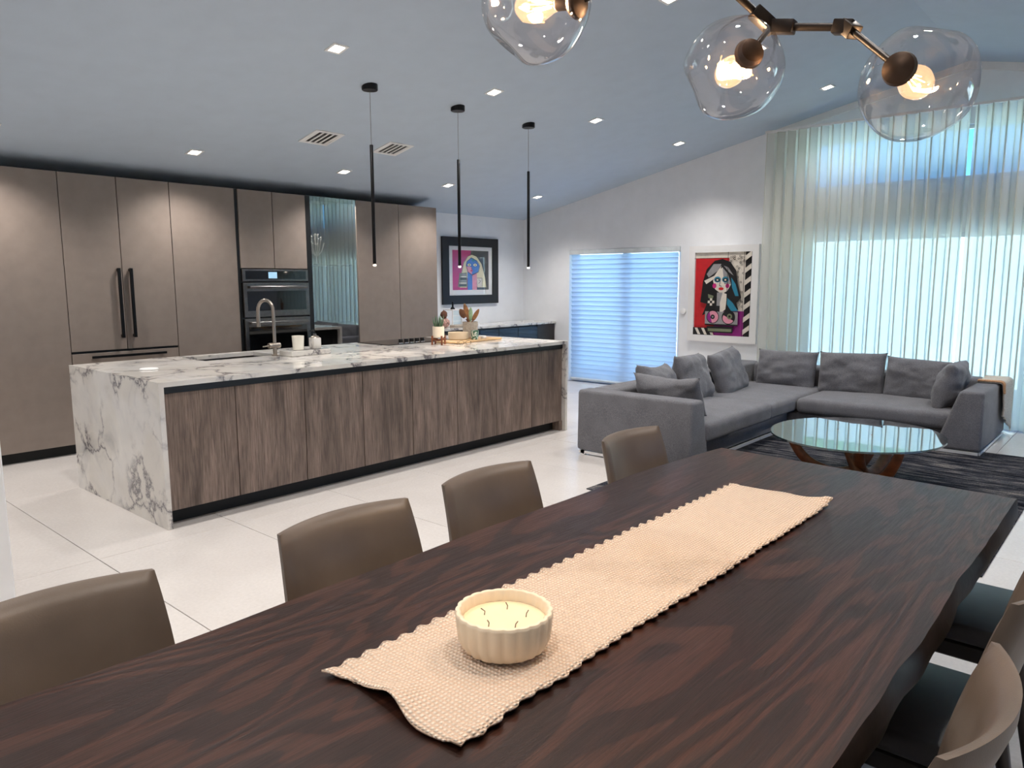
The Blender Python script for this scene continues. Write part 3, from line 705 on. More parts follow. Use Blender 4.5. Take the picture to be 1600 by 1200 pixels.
for w in bm.verts: w.co = Vector((w.co.x*.07, w.co.y*.05, .06+w.co.z*.06))*1.0+w.co*.012*noise.noise(w.co*3)
B().bm(bm, Matrix.Translation((6.80, 7.15, wz))).build('body', 'pinkish', t, smooth=True)
bm = bmesh.new(); bmesh.ops.create_icosphere(bm, subdivisions=3, radius=1)
for w in bm.verts: w.co = Vector((w.co.x*.045, w.co.y*.045, .165+w.co.z*(.06 if w.co.z > 0 else .05)))+w.co*.012*noise.noise(w.co*4)
B().bm(bm, Matrix.Translation((6.78, 7.15, wz))).build('head', 'brown_soft', t, smooth=True)
ty = B().rbox(6.85, 7.3, 7.02, 7.12, wz, wz+.03, .006).build('serving_tray', 'stoneware'); tag(ty, 'low grey tray in front of the lantern on the far counter', 'tray')

# ------------------------------------------------------------------ pictures
PCOL = {'red': (200, 32, 40), 'magenta': (196, 30, 120), 'purple': (150, 30, 130), 'ink': (16, 15, 18), 'charcoal': (48, 52, 54), 'bone': (226, 218, 206), 'white': (240, 240, 240),
        'grey': (150, 148, 150), 'pink': (226, 150, 170), 'blue': (60, 120, 205), 'teal': (40, 130, 160), 'cream_p': (232, 222, 182), 'olive': (120, 128, 100), 'yellow': (220, 214, 120), 'rose': (205, 60, 110)}
for k_, c_ in PCOL.items(): basic('ink_'+k_, c_, .5, var=.03, nscale=20)
PK = list(PCOL)
class Art:
    def __init__(s, w, h): s.b = B(); s.w = w; s.h = h; s.n = 0
    def poly(s, c, pts):
        d = -.00025*s.n; s.n += 1; p3 = [((u-.5)*s.w, d, (v-.5)*s.h) for u, v in pts]
        s.b.add(p3, [tuple(range(len(pts)))], PK.index(c)); return s
    def rect(s, c, u0, v0, u1, v1): return s.poly(c, [(u0, v0), (u1, v0), (u1, v1), (u0, v1)])
    def ell(s, c, u, v, a, b, n=28, a0=0, a1=2*PI):
        pts = [(u+a*math.cos(a0+(a1-a0)*k/(n if a1-a0 > 6.2 else n-1)), v+b*math.sin(a0+(a1-a0)*k/(n if a1-a0 > 6.2 else n-1))) for k in range(n)]
        return s.poly(c, pts)
    def line(s, c, pts, w=.006):
        for (a, b_), (c2, d2) in zip(pts, pts[1:]):
            dx, dy = (c2-a)*s.w, (d2-b_)*s.h; L_ = math.hypot(dx, dy) or 1; nx, ny = -dy/L_*w*.5, dx/L_*w*.5
            s.poly(c, [(a+nx/s.w*s.w, b_+ny/s.h*s.w), (c2+nx, d2+ny/s.h*s.w), (c2-nx, d2-ny/s.h*s.w), (a-nx, b_-ny/s.h*s.w)])
        return s
# black-framed print on the kitchen wall (faces -Y)
px0, px1, pz0, pz1 = 7.14, 8.28, 1.17, 2.11
t = thing('framed_print', 'black-framed print of a long-haired woman with a blue face on magenta and charcoal', 'picture', (7.71, YB, 1.17), 'framed portraits')
f = B(); fw = .125
for a in ((px0, px1, pz0, pz0+fw), (px0, px1, pz1-fw, pz1), (px0, px0+fw, pz0+fw, pz1-fw), (px1-fw, px1, pz0+fw, pz1-fw)): f.box(a[0], a[1], YB-.035, YB-.002, a[2], a[3])
f.build('frame', 'black', t)
B().box(px0+fw, px1-fw, YB-.02, YB-.003, pz0+fw, pz1-fw).build('mat_board', 'trim_white', t)
aw, ah = 1.14-2*fw-.15, .94-2*fw-.13
A = Art(aw, ah)
A.rect('magenta', 0, 0, 1, 1).rect('charcoal', .5, 0, 1, 1)
A.poly('cream_p', [(.18, .06), (.24, .45), (.30, .7), (.42, .86), (.52, .9), (.66, .85), (.8, .66), (.9, .3), (.93, .06), (.68, .06), (.66, .3), (.3, .3), (.38, .06)])
A.poly('olive', [(.14, .08), (.18, .42), (.38, .44), (.40, .08)])
for k in range(6): A.rect(('charcoal', 'bone', 'grey')[k % 3], .17+.01*k, .10+.055*k, .37, .135+.055*k)
A.rect('blue', .40, 0, .53, .46).rect('pink', .53, 0, .66, .46)
A.poly('blue', [(.36, .62), (.38, .72), (.50, .82), (.66, .74), (.74, .62), (.70, .46), (.52, .38), (.40, .46)])
A.poly('pink', [(.36, .60), (.40, .46), (.52, .38), (.52, .58)])
A.ell('teal', .56, .76, .045, .04)
for u in (.45, .61): A.ell('ink', u, .635, .06, .042).ell('white', u, .635, .05, .034).ell('yellow', u, .635, .03, .022).ell('ink', u, .635, .014, .014)
A.ell('rose', .51, .49, .035, .024).line('ink', [(.52, .60), (.50, .54), (.53, .53)], .008)
A.rect('bone', .66, .08, .80, .30).line('ink', [(.66, .30), (.80, .30), (.80, .08)], .008).line('ink', [(.70, .16), (.76, .22), (.70, .26)], .008)
A.line('ink', [(.18, .06), (.24, .45), (.30, .7), (.42, .86), (.52, .9), (.66, .85), (.8, .66), (.9, .3), (.93, .06)], .008)
A.line('ink', [(.36, .62), (.38, .72), (.50, .82), (.66, .74), (.74, .62), (.70, .46), (.52, .38), (.40, .46), (.36, .62)], .008)
A.b.build('print', ['ink_'+k for k in PK], t, xf=Matrix.Translation(((px0+px1)/2, YB-.0205, (pz0+pz1)/2+.01)))
B().box(px0+fw, px1-fw, YB-.031, YB-.029, pz0+fw, pz1-fw).build('glazing', 'picture_glass', t)
# white-framed print on the end wall (faces -X)
qy0, qy1, qz0, qz1 = 3.765, 4.70, .712, 1.935
t = thing('framed_print', 'white-framed portrait of a dark-haired woman on red with striped border', 'picture', (XE, 4.23, .712), 'framed portraits')
f = B(); fw = .085
for a in ((qy0, qy1, qz0, qz0+fw), (qy0, qy1, qz1-fw, qz1), (qy0, qy0+fw, qz0+fw, qz1-fw), (qy1-fw, qy1, qz0+fw, qz1-fw)): f.box(XE-.045, XE-.002, *a)
f.build('frame', 'trim_white', t)
B().box(XE-.018, XE-.003, qy0+fw, qy1-fw, qz0+fw, qz1-fw).build('backing', 'trim_white', t)
A = Art(qy1-qy0-2*fw, qz1-qz0-2*fw)
A.rect('red', 0, 0, 1, 1).rect('bone', 0, .93, .62, 1).rect('bone', .60, .30, .90, 1).rect('ink', .88, 0, 1, 1).rect('purple', .36, 0, .88, .30)
rr = random.Random(5)
for k in range(46):
    u, v = rr.uniform(.63, .86), rr.uniform(.34, .97); A.ell('ink', u, v, .018, .012, 10).ell('bone', u, v, .011, .007, 10)
for k in range(7):
    v0 = .02+.145*k; A.poly('bone', [(.885, v0), (.995, v0+.06), (.995, v0+.12), (.885, v0+.06)])
A.rect('ink', 0, 0, .36, .09)
for k in range(3): A.poly('bone', [(.03+.12*k, .085), (.08+.12*k, .085), (.14+.12*k, .005), (.09+.12*k, .005)])
A.poly('ink', [(.12, .40), (.16, .66), (.22, .80), (.36, .90), (.50, .92), (.64, .88), (.74, .78), (.78, .62), (.84, .46), (.76, .40), (.80, .32), (.62, .30), (.30, .28), (.16, .24), (.24, .38)])
A.poly('grey', [(.22, .74), (.34, .86), (.48, .86), (.42, .78), (.26, .70)]).poly('bone', [(.18, .66), (.36, .72), (.48, .84), (.44, .72), (.22, .62)]).poly('grey', [(.52, .84), (.62, .76), (.70, .72), (.60, .82)])
A.poly('bone', [(.34, .66), (.40, .76), (.50, .82), (.60, .74), (.66, .62), (.60, .54), (.50, .50), (.38, .56)]).poly('grey', [(.50, .82), (.60, .74), (.66, .62), (.54, .62)])
A.poly('teal', [(.66, .70), (.74, .62), (.80, .48), (.74, .48), (.68, .58)]).poly('teal', [(.60, .46), (.70, .40), (.80, .30), (.68, .30), (.60, .38)])
for u in (.42, .56): A.ell('teal', u, .675, .06, .035).ell('ink', u, .67, .045, .022).ell('bone', u, .67, .018, .01)
A.ell('magenta', .37, .60, .035, .03).ell('magenta', .60, .60, .035, .026).ell('red', .49, .565, .045, .018).line('ink', [(.47, .66), (.46, .60), (.50, .595)], .01)
A.rect('grey', .42, .36, .52, .52).poly('bone', [(.52, .52), (.60, .50), (.58, .32), (.48, .26), (.48, .40)]).poly('olive', [(.26, .50), (.36, .48), (.34, .40), (.28, .40)])
for i in range(3):
    for j in range(3): A.rect('bone' if (i+j) % 2 else 'ink', .26+.04*i, .36+.03*j, .30+.04*i, .39+.03*j)
A.rect('grey', .22, .13, .80, .29).rect('ink', .22, .125, .80, .14)
A.ell('ink', .36, .225, .112, .082).ell('pink', .36, .225, .10, .072).ell('purple', .36, .225, .10, .072, 14, 2.2, 4.6).ell('ink', .36, .225, .038, .028).ell('grey', .36, .225, .016, .012)
A.ell('ink', .64, .225, .118, .086).ell('pink', .64, .215, .10, .066, 14, 2.6, 5.8).ell('olive', .66, .235, .045, .034).ell('ink', .66, .235, .02, .015)
A.rect('ink', .26, .035, .72, .11).rect('olive', .28, .05, .70, .085)
A.line('ink', [(.60, .30), (.60, 1)], .008).line('ink', [(.88, 0), (.88, 1)], .008).line('ink', [(0, .93), (.62, .93)], .008)
xf = Matrix.Translation((XE-.0185, (qy0+qy1)/2, (qz0+qz1)/2)) @ Matrix.Rotation(-PI/2, 4, 'Z')
A.b.build('print', ['ink_'+k for k in PK], t, xf=xf)
t = thing('thermostat', 'small round white wall dial between patio door and white-framed portrait', 'thermostat', (XE, 4.785, 1.09))
B().lathe([(0, .022), (.030, .022), (.038, .016), (.042, 0), (0, 0)], (XE-.001, 4.785, 1.09), 28, xf=Matrix.Rotation(-PI/2, 4, 'Y')).build('dial', 'trim_white', t, smooth=40)

# ------------------------------------------------------------------ sofa
def pillow(w, h, d, seed=0, pinch=.10, wr=.018, n=26, droop=0):
    bm = bmesh.new(); vs = {}
    def P(u, v, side):
        e_ = (1-abs(u)**3.2)*(1-abs(v)**3.2); th = d*.5*max(0, e_)**.42
        inx = 1-pinch*(1-u*u)*0-pinch*.5*(1-abs(v))**2*0
        x = u*w/2*(1-pinch*.35*(1-v*v)**.7*0+.0)*(1+.05*(abs(v)**6)*1); z = v*h/2*(1+.05*abs(u)**6)-droop*h*(1-u*u)*(.5+.5*v)
        k = Vector((u*2.2+seed*7, v*2.2, side*3)); wn_ = noise.noise(k*1.2)*wr+noise.noise(k*3.1)*wr*.5
        crease = wr*.9*math.sin(6*u*v+seed)*math.exp(-((abs(u)-.75)**2+(abs(v)-.6)**2)*6)
        return Vector((x, side*(th+(wn_+crease)*min(1, e_*3)), z))
    for side in (-1, 1):
        for i in range(n+1):
            for j in range(n+1):
                u, v = -1+2*i/n, -1+2*j/n; b_ = i in (0, n) or j in (0, n)
                if b_ and side == 1: vs[(1, i, j)] = vs[(-1, i, j)]
                else: vs[(side, i, j)] = bm.verts.new(P(u, v, side))
        for i in range(n):
            for j in range(n):
                q = [vs[(side, i, j)], vs[(side, i+1, j)], vs[(side, i+1, j+1)], vs[(side, i, j+1)]]
                bm.faces.new(q if side == -1 else q[::-1])
    b = B(); b.bm(bm); return b
def place(loc, face, lean=0, roll=0):
    # face: yaw of the cushion's outward normal (degrees, 0 = -Y, 90 = +X ...); lean tilts the top back
    return Matrix.Translation(loc) @ Matrix.Rotation(math.radians(face), 4, 'Z') @ Matrix.Rotation(math.radians(-lean), 4, 'X') @ Matrix.Rotation(math.radians(roll), 4, 'Y')
SX0, SX1, SYB, SYF = 5.13, 8.44, 3.76, 2.68
t = thing('sectional_sofa', 'grey fabric L-shaped sectional sofa by the sheer curtains', 'sofa', (7.0, 3.0, 0)); sofa = t
F_ = 'sofa_fabric'
B().rbox(5.30, 8.40, 2.76, 3.72, .035, .20, .015).build('base', F_, t, smooth=50)
B().rbox(7.34, 8.40, 1.30, 2.78, .035, .19, .015).build('base', F_, t, smooth=50)
B().prism([(SX0, .035), (SX0+.32, .035), (SX0+.20, .565), (SX0+.01, .565)], 'y', 2.66, SYB, .03, 4).build('arm', F_, t, smooth=50)
B().prism([(1.06, .035), (1.42, .035), (1.25, .555), (1.065, .555)], 'x', 7.24, SX1, .03, 4).build('arm', F_, t, smooth=50)
B().rbox(5.34, SX1, 3.52, SYB, .04, .56, .04, 4).build('backrest', F_, t, smooth=50)
B().rbox(8.20, SX1, 1.24, 3.50, .04, .56, .04, 4).build('backrest', F_, t, smooth=50)
def seat(x0, x1, y0, y1, z0, z1, nm='seat_cushion', r=.055):
    bm = bmesh.new(); bmesh.ops.create_cube(bm, size=1)
    for w in bm.verts: w.co = Vector(((x0+x1)/2+w.co.x*(x1-x0), (y0+y1)/2+w.co.y*(y1-y0), (z0+z1)/2+w.co.z*(z1-z0)))
    bmesh.ops.bevel(bm, geom=bm.edges[:], offset=r, segments=4, affect='EDGES', profile=.55)
    bmesh.ops.triangulate(bm, faces=[f for f in bm.faces if f.calc_area() > .1]); bmesh.ops.subdivide_edges(bm, edges=[e for e in bm.edges if e.calc_length() > .3], cuts=5, use_grid_fill=True)
    for w in bm.verts:
        u = (w.co.x-(x0+x1)/2)/((x1-x0)/2); v_ = (w.co.y-(y0+y1)/2)/((y1-y0)/2)
        if w.co.z > (z0+z1)/2: w.co.z += .025*max(0, 1-u*u)*max(0, 1-v_*v_)+.006*noise.noise(w.co*4)
    B().bm(bm).build(nm, F_, t, smooth=60)
seat(5.36, 6.67, 2.64, 3.54, .205, .375); seat(6.675, 8.2, 2.66, 3.54, .200, .355); seat(7.27, 8.22, 1.32, 2.655, .195, .345)
def bar(name, *a): B().box(*a).build(name, 'polished', t)
bar('plinth_rail', 5.32, 6.66, 2.745, 2.758, .0085, .034); bar('plinth_rail', 6.68, 7.33, 2.745, 2.758, .0085, .034)
bar('plinth_rail', 5.14, 5.152, 2.68, 3.74, .0085, .034); bar('plinth_rail', 5.14, 5.44, 2.662, 2.674, .0085, .034)
bar('plinth_rail', 7.245, 7.257, 1.08, 1.40, .0085, .034); bar('plinth_rail', 7.26, 8.43, 1.065, 1.077, .0085, .034)
for fx_, fy_ in ((5.146, 3.70), (5.146, 3.10), (8.30, 1.10), (8.30, 3.68)): B().box(fx_-.006, fx_+.03, fy_-.02, fy_+.02, .0005, .034).build('foot', 'polished', t)
def cush(name, label, w, h, d, loc, face, lean, roll=0, seed=0, **kw):
    o = pillow(w, h, d, seed, **kw).build(name, F_, None, smooth=True, local=True)
    o.matrix_world = place(loc, face, lean, roll); tag(o, label, 'cushion', 'loose grey sofa cushions'); return o
GC = 'sofa_cushion'
cush(GC, 'grey back cushion in the sofa corner below the white-framed portrait', .64, .42, .22, (8.05, 3.06, .52), -90, 13, 0, 1)
cush(GC, 'middle grey back cushion against the sheer curtains', .64, .44, .22, (8.05, 2.38, .53), -90, 13, -2, 2)
cush(GC, 'grey back cushion against the sheer curtains next to the upright arm cushion', .64, .42, .22, (8.05, 1.73, .515), -90, 13, 2, 3)
cush(GC, 'square grey cushion leaning on the sofa back right of the patio door', .62, .46, .2, (6.50, 3.36, .56), 8, 20, 2, 4)
cush(GC, 'square grey cushion left of the sofa corner cushion', .62, .46, .2, (7.25, 3.36, .55), 2, 22, -5, 5)
cush(GC, 'slouching grey cushion leaning on the left sofa arm', .60, .36, .2, (5.53, 3.08, .545), 90, 25, 0, 6, droop=.12)
cush(GC, 'grey cushion tucked behind the slouching cushion at the left arm', .60, .40, .2, (5.87, 3.38, .56), 8, 25, 4, 7, droop=.08)
cush(GC, 'plump grey cushion standing against the right sofa arm by the throw', .56, .42, .22, (7.74, 1.41, .54), 180, 16, 0, 8)
# throw
def throw_fn(u, v):
    # u along X, v from inside top over the outer side
    x = 7.92+.50*u+.05*noise.noise(Vector((u*3, v*3, 1)))+.06*v*v
    s_ = v*.62
    if s_ < .17: y, z = 1.235-s_, .575
    elif s_ < .23: q = (s_-.17)/.06*PI/2; y, z = 1.065-.035*math.sin(q), .54+.035*math.cos(q)
    else: y, z = 1.03, .54-(s_-.23)*(.72+.5*u)
    wv = .014*math.sin(u*16+v*2)*min(1, v*2)
    return (x, y-abs(wv)-.008*v, z+.006*math.sin(u*9))
b = B().grid(26, 22, throw_fn); n0 = len(b.v)
t = thing('throw_blanket', 'pale knitted throw draped over the right sofa arm', 'blanket', (8.2, 1.1, .3))
ob = b.build('cloth', 'knit', t, smooth=True); sm = ob.modifiers.new('thick', 'SOLIDIFY'); sm.thickness = .014; sm.offset = 1
ob = B().grid(3, 16, lambda u, v: Vector(throw_fn(-.02+.10*u, v*.55))+Vector((0, -.004, .009))).build('hem_band', 'knit_band', t, smooth=True); sm = ob.modifiers.new('thick', 'SOLIDIFY'); sm.thickness = .012; sm.offset = 1

# rug
rb = B().rbox(4.26, 7.46, .57, 3.03, .001, .008, .003, 1).build('area_rug', 'rug_pile'); tag(rb, 'dark grey streaked area rug under the glass coffee table', 'rug')

# coffee table
ccx, ccy, ca_, cb_, cz = 5.70, 1.625, .66, .585, .38
t = thing('coffee_table', 'oval glass coffee table on sculpted walnut legs', 'coffee table', (ccx, ccy, .008))
def ring(r_, z_, n=72): return [(ccx+ca_*r_*math.cos(2*PI*k/n), ccy+cb_*r_*math.sin(2*PI*k/n), z_) for k in range(n)]
archglass('table_glass', (.50, .66, .66), 1.55, 0, .42, 3)
archglass('table_glass_edge', (.10, .22, .22), 1.5, .05, .1)
b = B(); b.add(ring(1, cz)+ring(1, cz-.013), [tuple(range(72)), tuple(range(143, 71, -1))]); b.build('glass_top', 'table_glass', t)
b = B(); b.add(ring(1.0006, cz)+ring(1.0006, cz-.013), [(k, (k+1) % 72, 72+(k+1) % 72, 72+k) for k in range(72)]); b.build('glass_edge', 'table_glass_edge', t)
for k in range(3):
    a = math.radians(100+120*k); d_ = Vector((math.cos(a), math.sin(a), 0)); s_ = Vector((-d_.y, d_.x, 0)); c = Vector((ccx+.1, ccy, 0))
    keys = [(.50, .06, cz-.016), (.47, .05, .27), (.36, .03, .12), (.18, 0, .042), (.03, -.02, .075), (-.06, -.05, .20), (-.08, -.09, .30), (-.05, -.15, cz-.016)]
    pts = []
    for i in range(len(keys)-1):
        for q in range(4):
            p = [Vector(keys[max(0, min(len(keys)-1, i+o_))]) for o_ in (-1, 0, 1, 2)]; f_ = q/4
            pts.append(.5*((2*p[1])+(-p[0]+p[2])*f_+(2*p[0]-5*p[1]+4*p[2]-p[3])*f_**2+(-p[0]+3*p[1]-3*p[2]+p[3])*f_**3))
    pts.append(Vector(keys[-1])); P3 = [c+d_*q.x+s_*q.y+Vector((0, 0, q.z)) for q in pts]
    n_ = len(P3); B().tube(P3, [.021+.014*math.sin(PI*i/(n_-1)) for i in range(n_)], 12, flat=1.25).build('leg', 'mid_wood', t, smooth=40)

# ------------------------------------------------------------------ dining table
TZ = .75; TH = .070
t = thing('dining_table', 'long dark oak live-edge dining table in the foreground', 'dining table', (1.5, .9, 0))
xs_ = [-.15+(3.09+.15)*k/90 for k in range(91)]
def yl(x): return 1.495+.012*noise.noise(Vector((x*2.2, 0, 0)))-(.05*max(0, (x-2.3)/.8)**2)
def yr(x): return .322+.008*noise.noise(Vector((x*2.6, 4, 0)))+.004*noise.noise(Vector((x*7, 9, 0)))
b = B(); rowsT = []
NJ = 10
for i, x in enumerate(xs_):
    q = []
    for j in range(NJ+1):
        y = yr(x)+(yl(x)-yr(x))*j/NJ; w_ = j/NJ
        ex = 0
        if x > 2.2: ex = (x-2.2)/.89*(-.085+.075*w_)
        q.append(Vector((x+ex, y, TZ)))
    rowsT.append(q)
vs = [p for q in rowsT for p in q]; NI = len(xs_)
b.add(vs, [(i*(NJ+1)+j, (i+1)*(NJ+1)+j, (i+1)*(NJ+1)+j+1, i*(NJ+1)+j+1) for i in range(NI-1) for j in range(NJ)])
b.build('tabletop', 'dark_oak', t)
# rim with thickness: profile bulging outwards
rim = [rowsT[i][0] for i in range(NI)]+[rowsT[-1][j] for j in range(1, NJ+1)]+[rowsT[i][NJ] for i in range(NI-2, -1, -1)]+[rowsT[0][j] for j in range(NJ-1, 0, -1)]
nr = len(rim); cen = Vector((1.5, .9, TZ)); b = B(); lev = [(0, 0), (.003, -.004), (.009, -.025), (.013, -.05), (.006, -TH)]
for dl_, dz in lev:
    for k, p in enumerate(rim):
        tg = rim[(k+1) % nr]-rim[k-1]; nn = Vector((tg.y, -tg.x, 0)).normalized(); jit = .006*noise.noise(Vector((p.x*5, p.y*5, dz*60))) if dz else 0
        b.v.append(p+nn*(dl_+jit)+Vector((0, 0, dz)))
for a in range(len(lev)-1):
    for k in range(nr): b.f.append((a*nr+k, (a+1)*nr+k, (a+1)*nr+(k+1) % nr, a*nr+(k+1) % nr)); b.mi.append(0)
b.f.append(tuple((len(lev)-1)*nr+k for k in range(nr))); b.mi.append(0)
b.build('table_edge', 'dark_oak_edge', t, smooth=50)
for lx_ in (.45, 2.55):
    B().prism([(.52, 0.001), (.60, .001), (.72, TZ-TH), (.64, TZ-TH)], 'x', lx_, lx_+.1).prism([(1.21, .001), (1.29, .001), (1.17, TZ-TH), (1.09, TZ-TH)], 'x', lx_, lx_+.1).box(lx_, lx_+.1, .62, 1.19, TZ-TH-.02, TZ-TH).build('leg', 'black_metal', t)

# runner
def run_fn(u, v):
    x = .765+1.745*u; y = .795+.345*v
    y += -.012*u+.010*noise.noise(Vector((x*2, 1, 0)))*1
    ex = math.sin(x*2*PI/.047)+.6*noise.noise(Vector((x*14, v*2, 0)))
    if v == 1: y += .006+.004*ex
    if v == 0: y -= .004+.006*ex+.010*max(-.5, noise.noise(Vector((x*9, 2, 7))))
    if u == 0: x += .02*noise.noise(Vector((y*9, 3, 0)))-.012*math.sin(v*PI*2.2)
    if u == 1: x += .02*noise.noise(Vector((y*9, 8, 0)))
    ed = min(v, 1-v); z = .7525+.0035*(1+noise.noise(Vector((x*5, y*5, 2))))
    if ed < .06: z += .005*max(0, .5+.5*ex)
    hump = math.exp(-((u-.0)/.035)**2)*math.exp(-((v-.52)/.16)**2); z += .022*hump
    z += .014*math.exp(-((u-1)/.012)**2)*math.exp(-(v/.2)**2)
    return (x, y, z)
ob = B().grid(190, 24, run_fn).build('table_runner', 'weave', smooth=True); tag(ob, 'cream woven table runner with scalloped edges on the dining table', 'table runner')
sm = ob.modifiers.new('thick', 'SOLIDIFY'); sm.thickness = .004; sm.offset = 1
# ribbed candle
kx, ky, kz = 1.05, .945, .7645
t = thing('ribbed_candle', 'cream ribbed ceramic bowl candle with five wicks on the runner', 'candle', (kx, ky, kz))
rib = lambda g: .04*(abs(math.cos(g*11)))**.7-.025
B().lathe([(0, 0), (.070, .0), (.084, .008), (.094, .03), (.098, .075), (.097, .080), (.094, .082)], (kx, ky, kz), 132, rib=rib).build('bowl', 'wax_bowl', t, smooth=70)
B().lathe([(.0965, .0815), (.091, .083), (.088, .080), (.086, .055), (0, .055)], (kx, ky, kz), 132, rib=lambda g: .036*(abs(math.cos(g*11)))**.7-.022).build('bowl_lip', 'wax_bowl', t, smooth=70)
wxo = B().lathe([(.0862, .058), (.05, .0585), (0, .0585)], (kx, ky, kz), 48).build('wax', 'wax', t, smooth=True)
for k in range(5):
    a = 2*PI*k/5+.6; wx, wy = kx+.045*math.cos(a), ky+.045*math.sin(a)
    B().tube([(wx, wy, kz+.057), (wx+.002, wy, kz+.066), (wx+.005*math.cos(a+1), wy+.005*math.sin(a), kz+.073)], .0012, 6).build('wick', 'wick', wxo)

# ------------------------------------------------------------------ dining chairs
def make_chair():
    t = thing('dining_chair', 'x', 'chair', (0, 0, 0), 'leather dining chairs around the table')
    B().rbox(-.215, .215, -.22, .21, .415, .472, .022, 3).build('seat', 'chair_seat', t, smooth=50, local=True)
    B().rbox(-.20, .20, -.205, .20, .36, .413, .006, 1).build('seat_frame', 'chair_wood', t, local=True)
    for sx in (-1, 1):
        B().tube([(sx*.20, -.20, .001), (sx*.185, -.19, .40)], [.012, .02], 10).build('leg', 'chair_wood', t, smooth=50, local=True)
        B().tube([(sx*.195, .27, .001), (sx*.185, .20, .40)], [.012, .021], 10).build('leg', 'chair_wood', t, smooth=50, local=True)
        B().tube([(sx*.185, .195, .38), (sx*.175, .212, .48), (sx*.17, .232, .56)], .014, 8).build('back_post', 'chair_wood', t, smooth=50, local=True)
    nu, nv = 20, 12; b = B()
    def S_(u, v, off):
        s_ = 2*u-1; hw = .238-.020*v*v; ed = min(1, (1-abs(s_))*12)*min(1, min(v, 1-v)*10)
        th = .019*max(0.12, ed)**.5
        y = .215+.045*v+.055*v*v-.058*s_*s_*(.6+.4*v)
        return (s_*hw, y+off*th, .475+.372*v)
    def idx(i, j): return i*(nv+1)+j
    for off in (-1, 1):
        for i in range(nu+1):
            for j in range(nv+1): b.v.append(Vector(S_(i/nu, j/nv, off)))
    N = (nu+1)*(nv+1)
    for i in range(nu):
        for j in range(nv):
            q = (idx(i, j), idx(i+1, j), idx(i+1, j+1), idx(i, j+1)); b.f.append(q); b.f.append(tuple(N+k for k in q[::-1])); b.mi += [0, 0]
    bd = [idx(i, 0) for i in range(nu)]+[idx(nu, j) for j in range(nv)]+[idx(i, nv) for i in range(nu, 0, -1)]+[idx(0, j) for j in range(nv, 0, -1)]
    for k in range(len(bd)): a, c = bd[k], bd[(k+1) % len(bd)]; b.f.append((a, N+a, N+c, c)); b.mi.append(0)
    b.build('backrest', 'leather', t, smooth=60, local=True)
    return t
ch0 = make_chair()
first = True
for x, y, rz, lab in ((.455, 1.43, 0, 'taupe leather dining chair at the lower left, nearest the camera'), (1.205, 1.42, 0, 'taupe leather dining chair on the island side, second from the lower left'),
                      (1.81, 1.44, 0, 'taupe leather dining chair on the island side, third from the lower left'), (2.69, 1.42, 0, 'taupe leather dining chair by the sofa arm, at the far end of the table'),
                      (1.31, .432, 180, 'taupe leather dining chair at the lower right corner, back towards the camera'), (1.96, .43, 180, 'taupe leather dining chair on the live-edge side, middle of three'),
                      (2.67, .43, 180, 'taupe leather dining chair on the live-edge side, farthest of three')):
    c = ch0 if first else copy_tree(ch0); first = False
    c.location = (x, y, 0); c.rotation_euler = (0, 0, math.radians(rz)); c['label'] = lab

# ------------------------------------------------------------------ chandelier
J1 = Vector((1.724, .728, 2.070)); J2 = Vector((1.730, .561, 2.035)); HUB = Vector((1.42, .98, 2.36))
t = thing('globe_chandelier', 'bronze branching chandelier with clear dimpled glass globes over the table', 'chandelier', HUB)
top = ceil(HUB.y)
def rod(a, b, r=.0085): return B().tube([a, b], r, 12).build('rod', 'dark_bronze', t, smooth=40)
B().tube([HUB, (HUB.x, HUB.y, top-.02)], .009, 12).build('stem', 'dark_bronze', t, smooth=40)
B().lathe([(0, -.03), (.065, -.03), (.07, -.024), (.07, .02), (0, .02)], (HUB.x, HUB.y, top-.0), 28).build('canopy', 'dark_bronze', t, smooth=40)
rod(HUB, J1); rod(J1, J2)
def joint(p, d1, d2, L=.055):
    for d_ in (d1, d2):
        d_ = d_.normalized(); q = d_.to_track_quat('Z', 'Y').to_matrix().to_4x4()
        B().rbox(-.0145, .0145, -.0145, .0145, -.012, L, .003, 2, xf=Matrix.Translation(p) @ q).build('joint', 'dark_bronze', t, smooth=40)
joint(J1, HUB-J1, J2-J1); joint(J2, J1-J2, Vector((1.645, .433, 1.911))-J2, .03); joint(HUB, J1-HUB, Vector((0, 0, 1)))
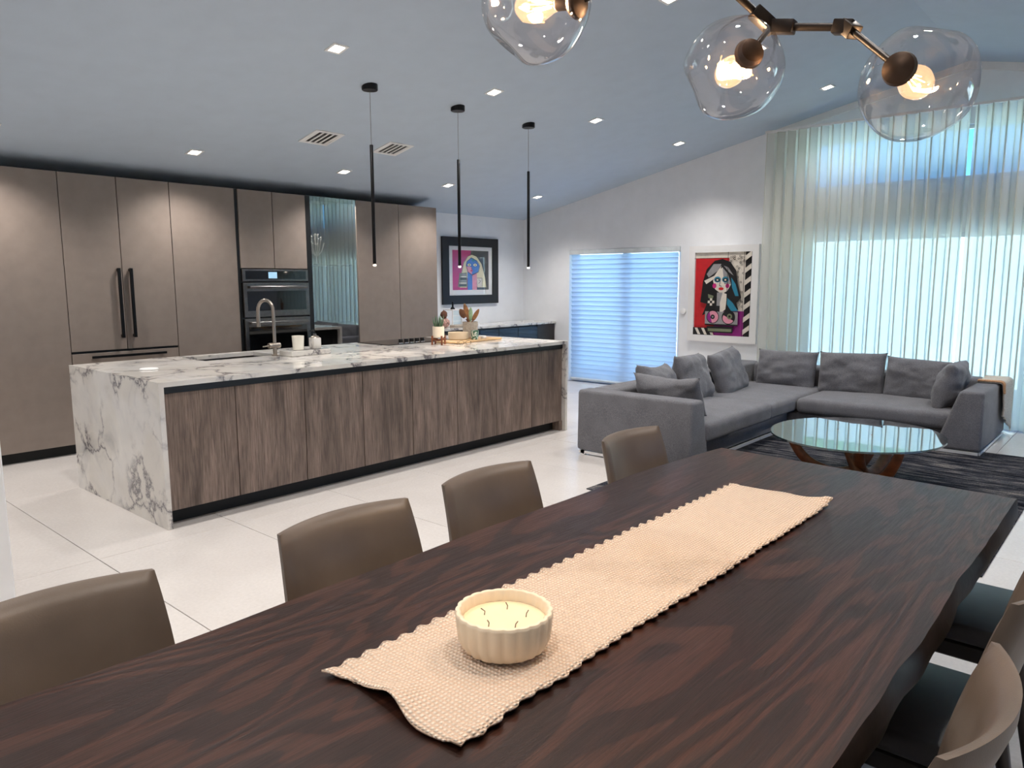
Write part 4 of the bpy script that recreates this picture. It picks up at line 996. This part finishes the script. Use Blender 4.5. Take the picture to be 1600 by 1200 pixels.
def lampset(cap, g, R_, seed):
    ax_ = (g-cap).normalized(); q = ax_.to_track_quat('Z', 'Y').to_matrix().to_4x4(); M_ = Matrix.Translation(g) @ q
    # glass globe with dimples, open at the cap
    b = B(); nu, nv = 64, 40; rnd = random.Random(seed)
    dm = [(Vector((rnd.uniform(-1, 1), rnd.uniform(-1, 1), rnd.uniform(-.35, 1))).normalized(), rnd.uniform(.42, .60), rnd.uniform(.10, .17)) for _ in range(4)]
    def fn(u, v):
        th = .22+(PI-.22)*v; ph = 2*PI*u; d_ = Vector((math.sin(th)*math.cos(ph), math.sin(th)*math.sin(ph), -math.cos(th)))
        r_ = R_*(1+.05*noise.noise(d_*1.3+Vector((seed, 0, 0))))
        for dv, wd, dp in dm:
            an = math.acos(max(-1, min(1, d_.dot(dv))))
            if an < wd: r_ *= 1-dp*(.5+.5*math.cos(PI*an/wd))
        return d_*r_
    b.grid(nu, nv, fn).build('glass_globe', 'globe_glass', t, smooth=True, xf=M_)
    cz_ = -(g-cap).length; k = R_/.115
    B().lathe([(0, cz_-.012), (.014, cz_-.012), (.030, cz_-.004), (.033, cz_+.006), (.026, cz_+.016), (.014, cz_+.022), (.014, cz_+.05), (.012, cz_+.055), (0, cz_+.055)], (0, 0, 0), 28).build('lamp_cap', 'bronze', t, smooth=40, xf=M_)
    z0 = cz_+.05
    bl = B().lathe([(.013, z0), (.016, z0+.012), (.029, z0+.038), (.034, z0+.062), (.031, z0+.086), (.018, z0+.102), (0, z0+.107)], (0, 0, 0), 28).build('bulb', 'bulb_glass', t, smooth=True, xf=M_)
    fb = B()
    for j in range(6):
        a = 2*PI*j/6; fb.tube([(.006*math.cos(a), .006*math.sin(a), z0+.02), (.014*math.cos(a), .014*math.sin(a), z0+.075)], .0011, 5)
    fb.build('filament', 'filament', bl, xf=M_)
    L = bpy.data.lights.new('bulb_light', 'POINT'); L.energy = BULB_W; L.shadow_soft_size = .02; L.color = (1, .72, .45)
    lo = bpy.data.objects.new('bulb_light', L); COL.objects.link(lo); lo.parent = t; lo.location = (M_ @ Vector((0, 0, z0+.05)))-base_of(t)
C3 = Vector((1.645, .433, 1.911)); C2 = Vector((1.636, .736, 1.996)); C1 = Vector((1.305, .960, 2.067))
rod(J2, C3, .007); rod(J1, C2, .006); rod(HUB, C1+Vector((.06, -.09, .05)), .0085); rod(C1+Vector((.06, -.09, .05)), C1, .007)
lampset(C1, Vector((1.295, 1.066, 2.081)), .115, 11); lampset(C2, Vector((1.701, .804, 1.988)), .115, 22); lampset(C3, Vector((1.773, .428, 1.905)), .115, 35)
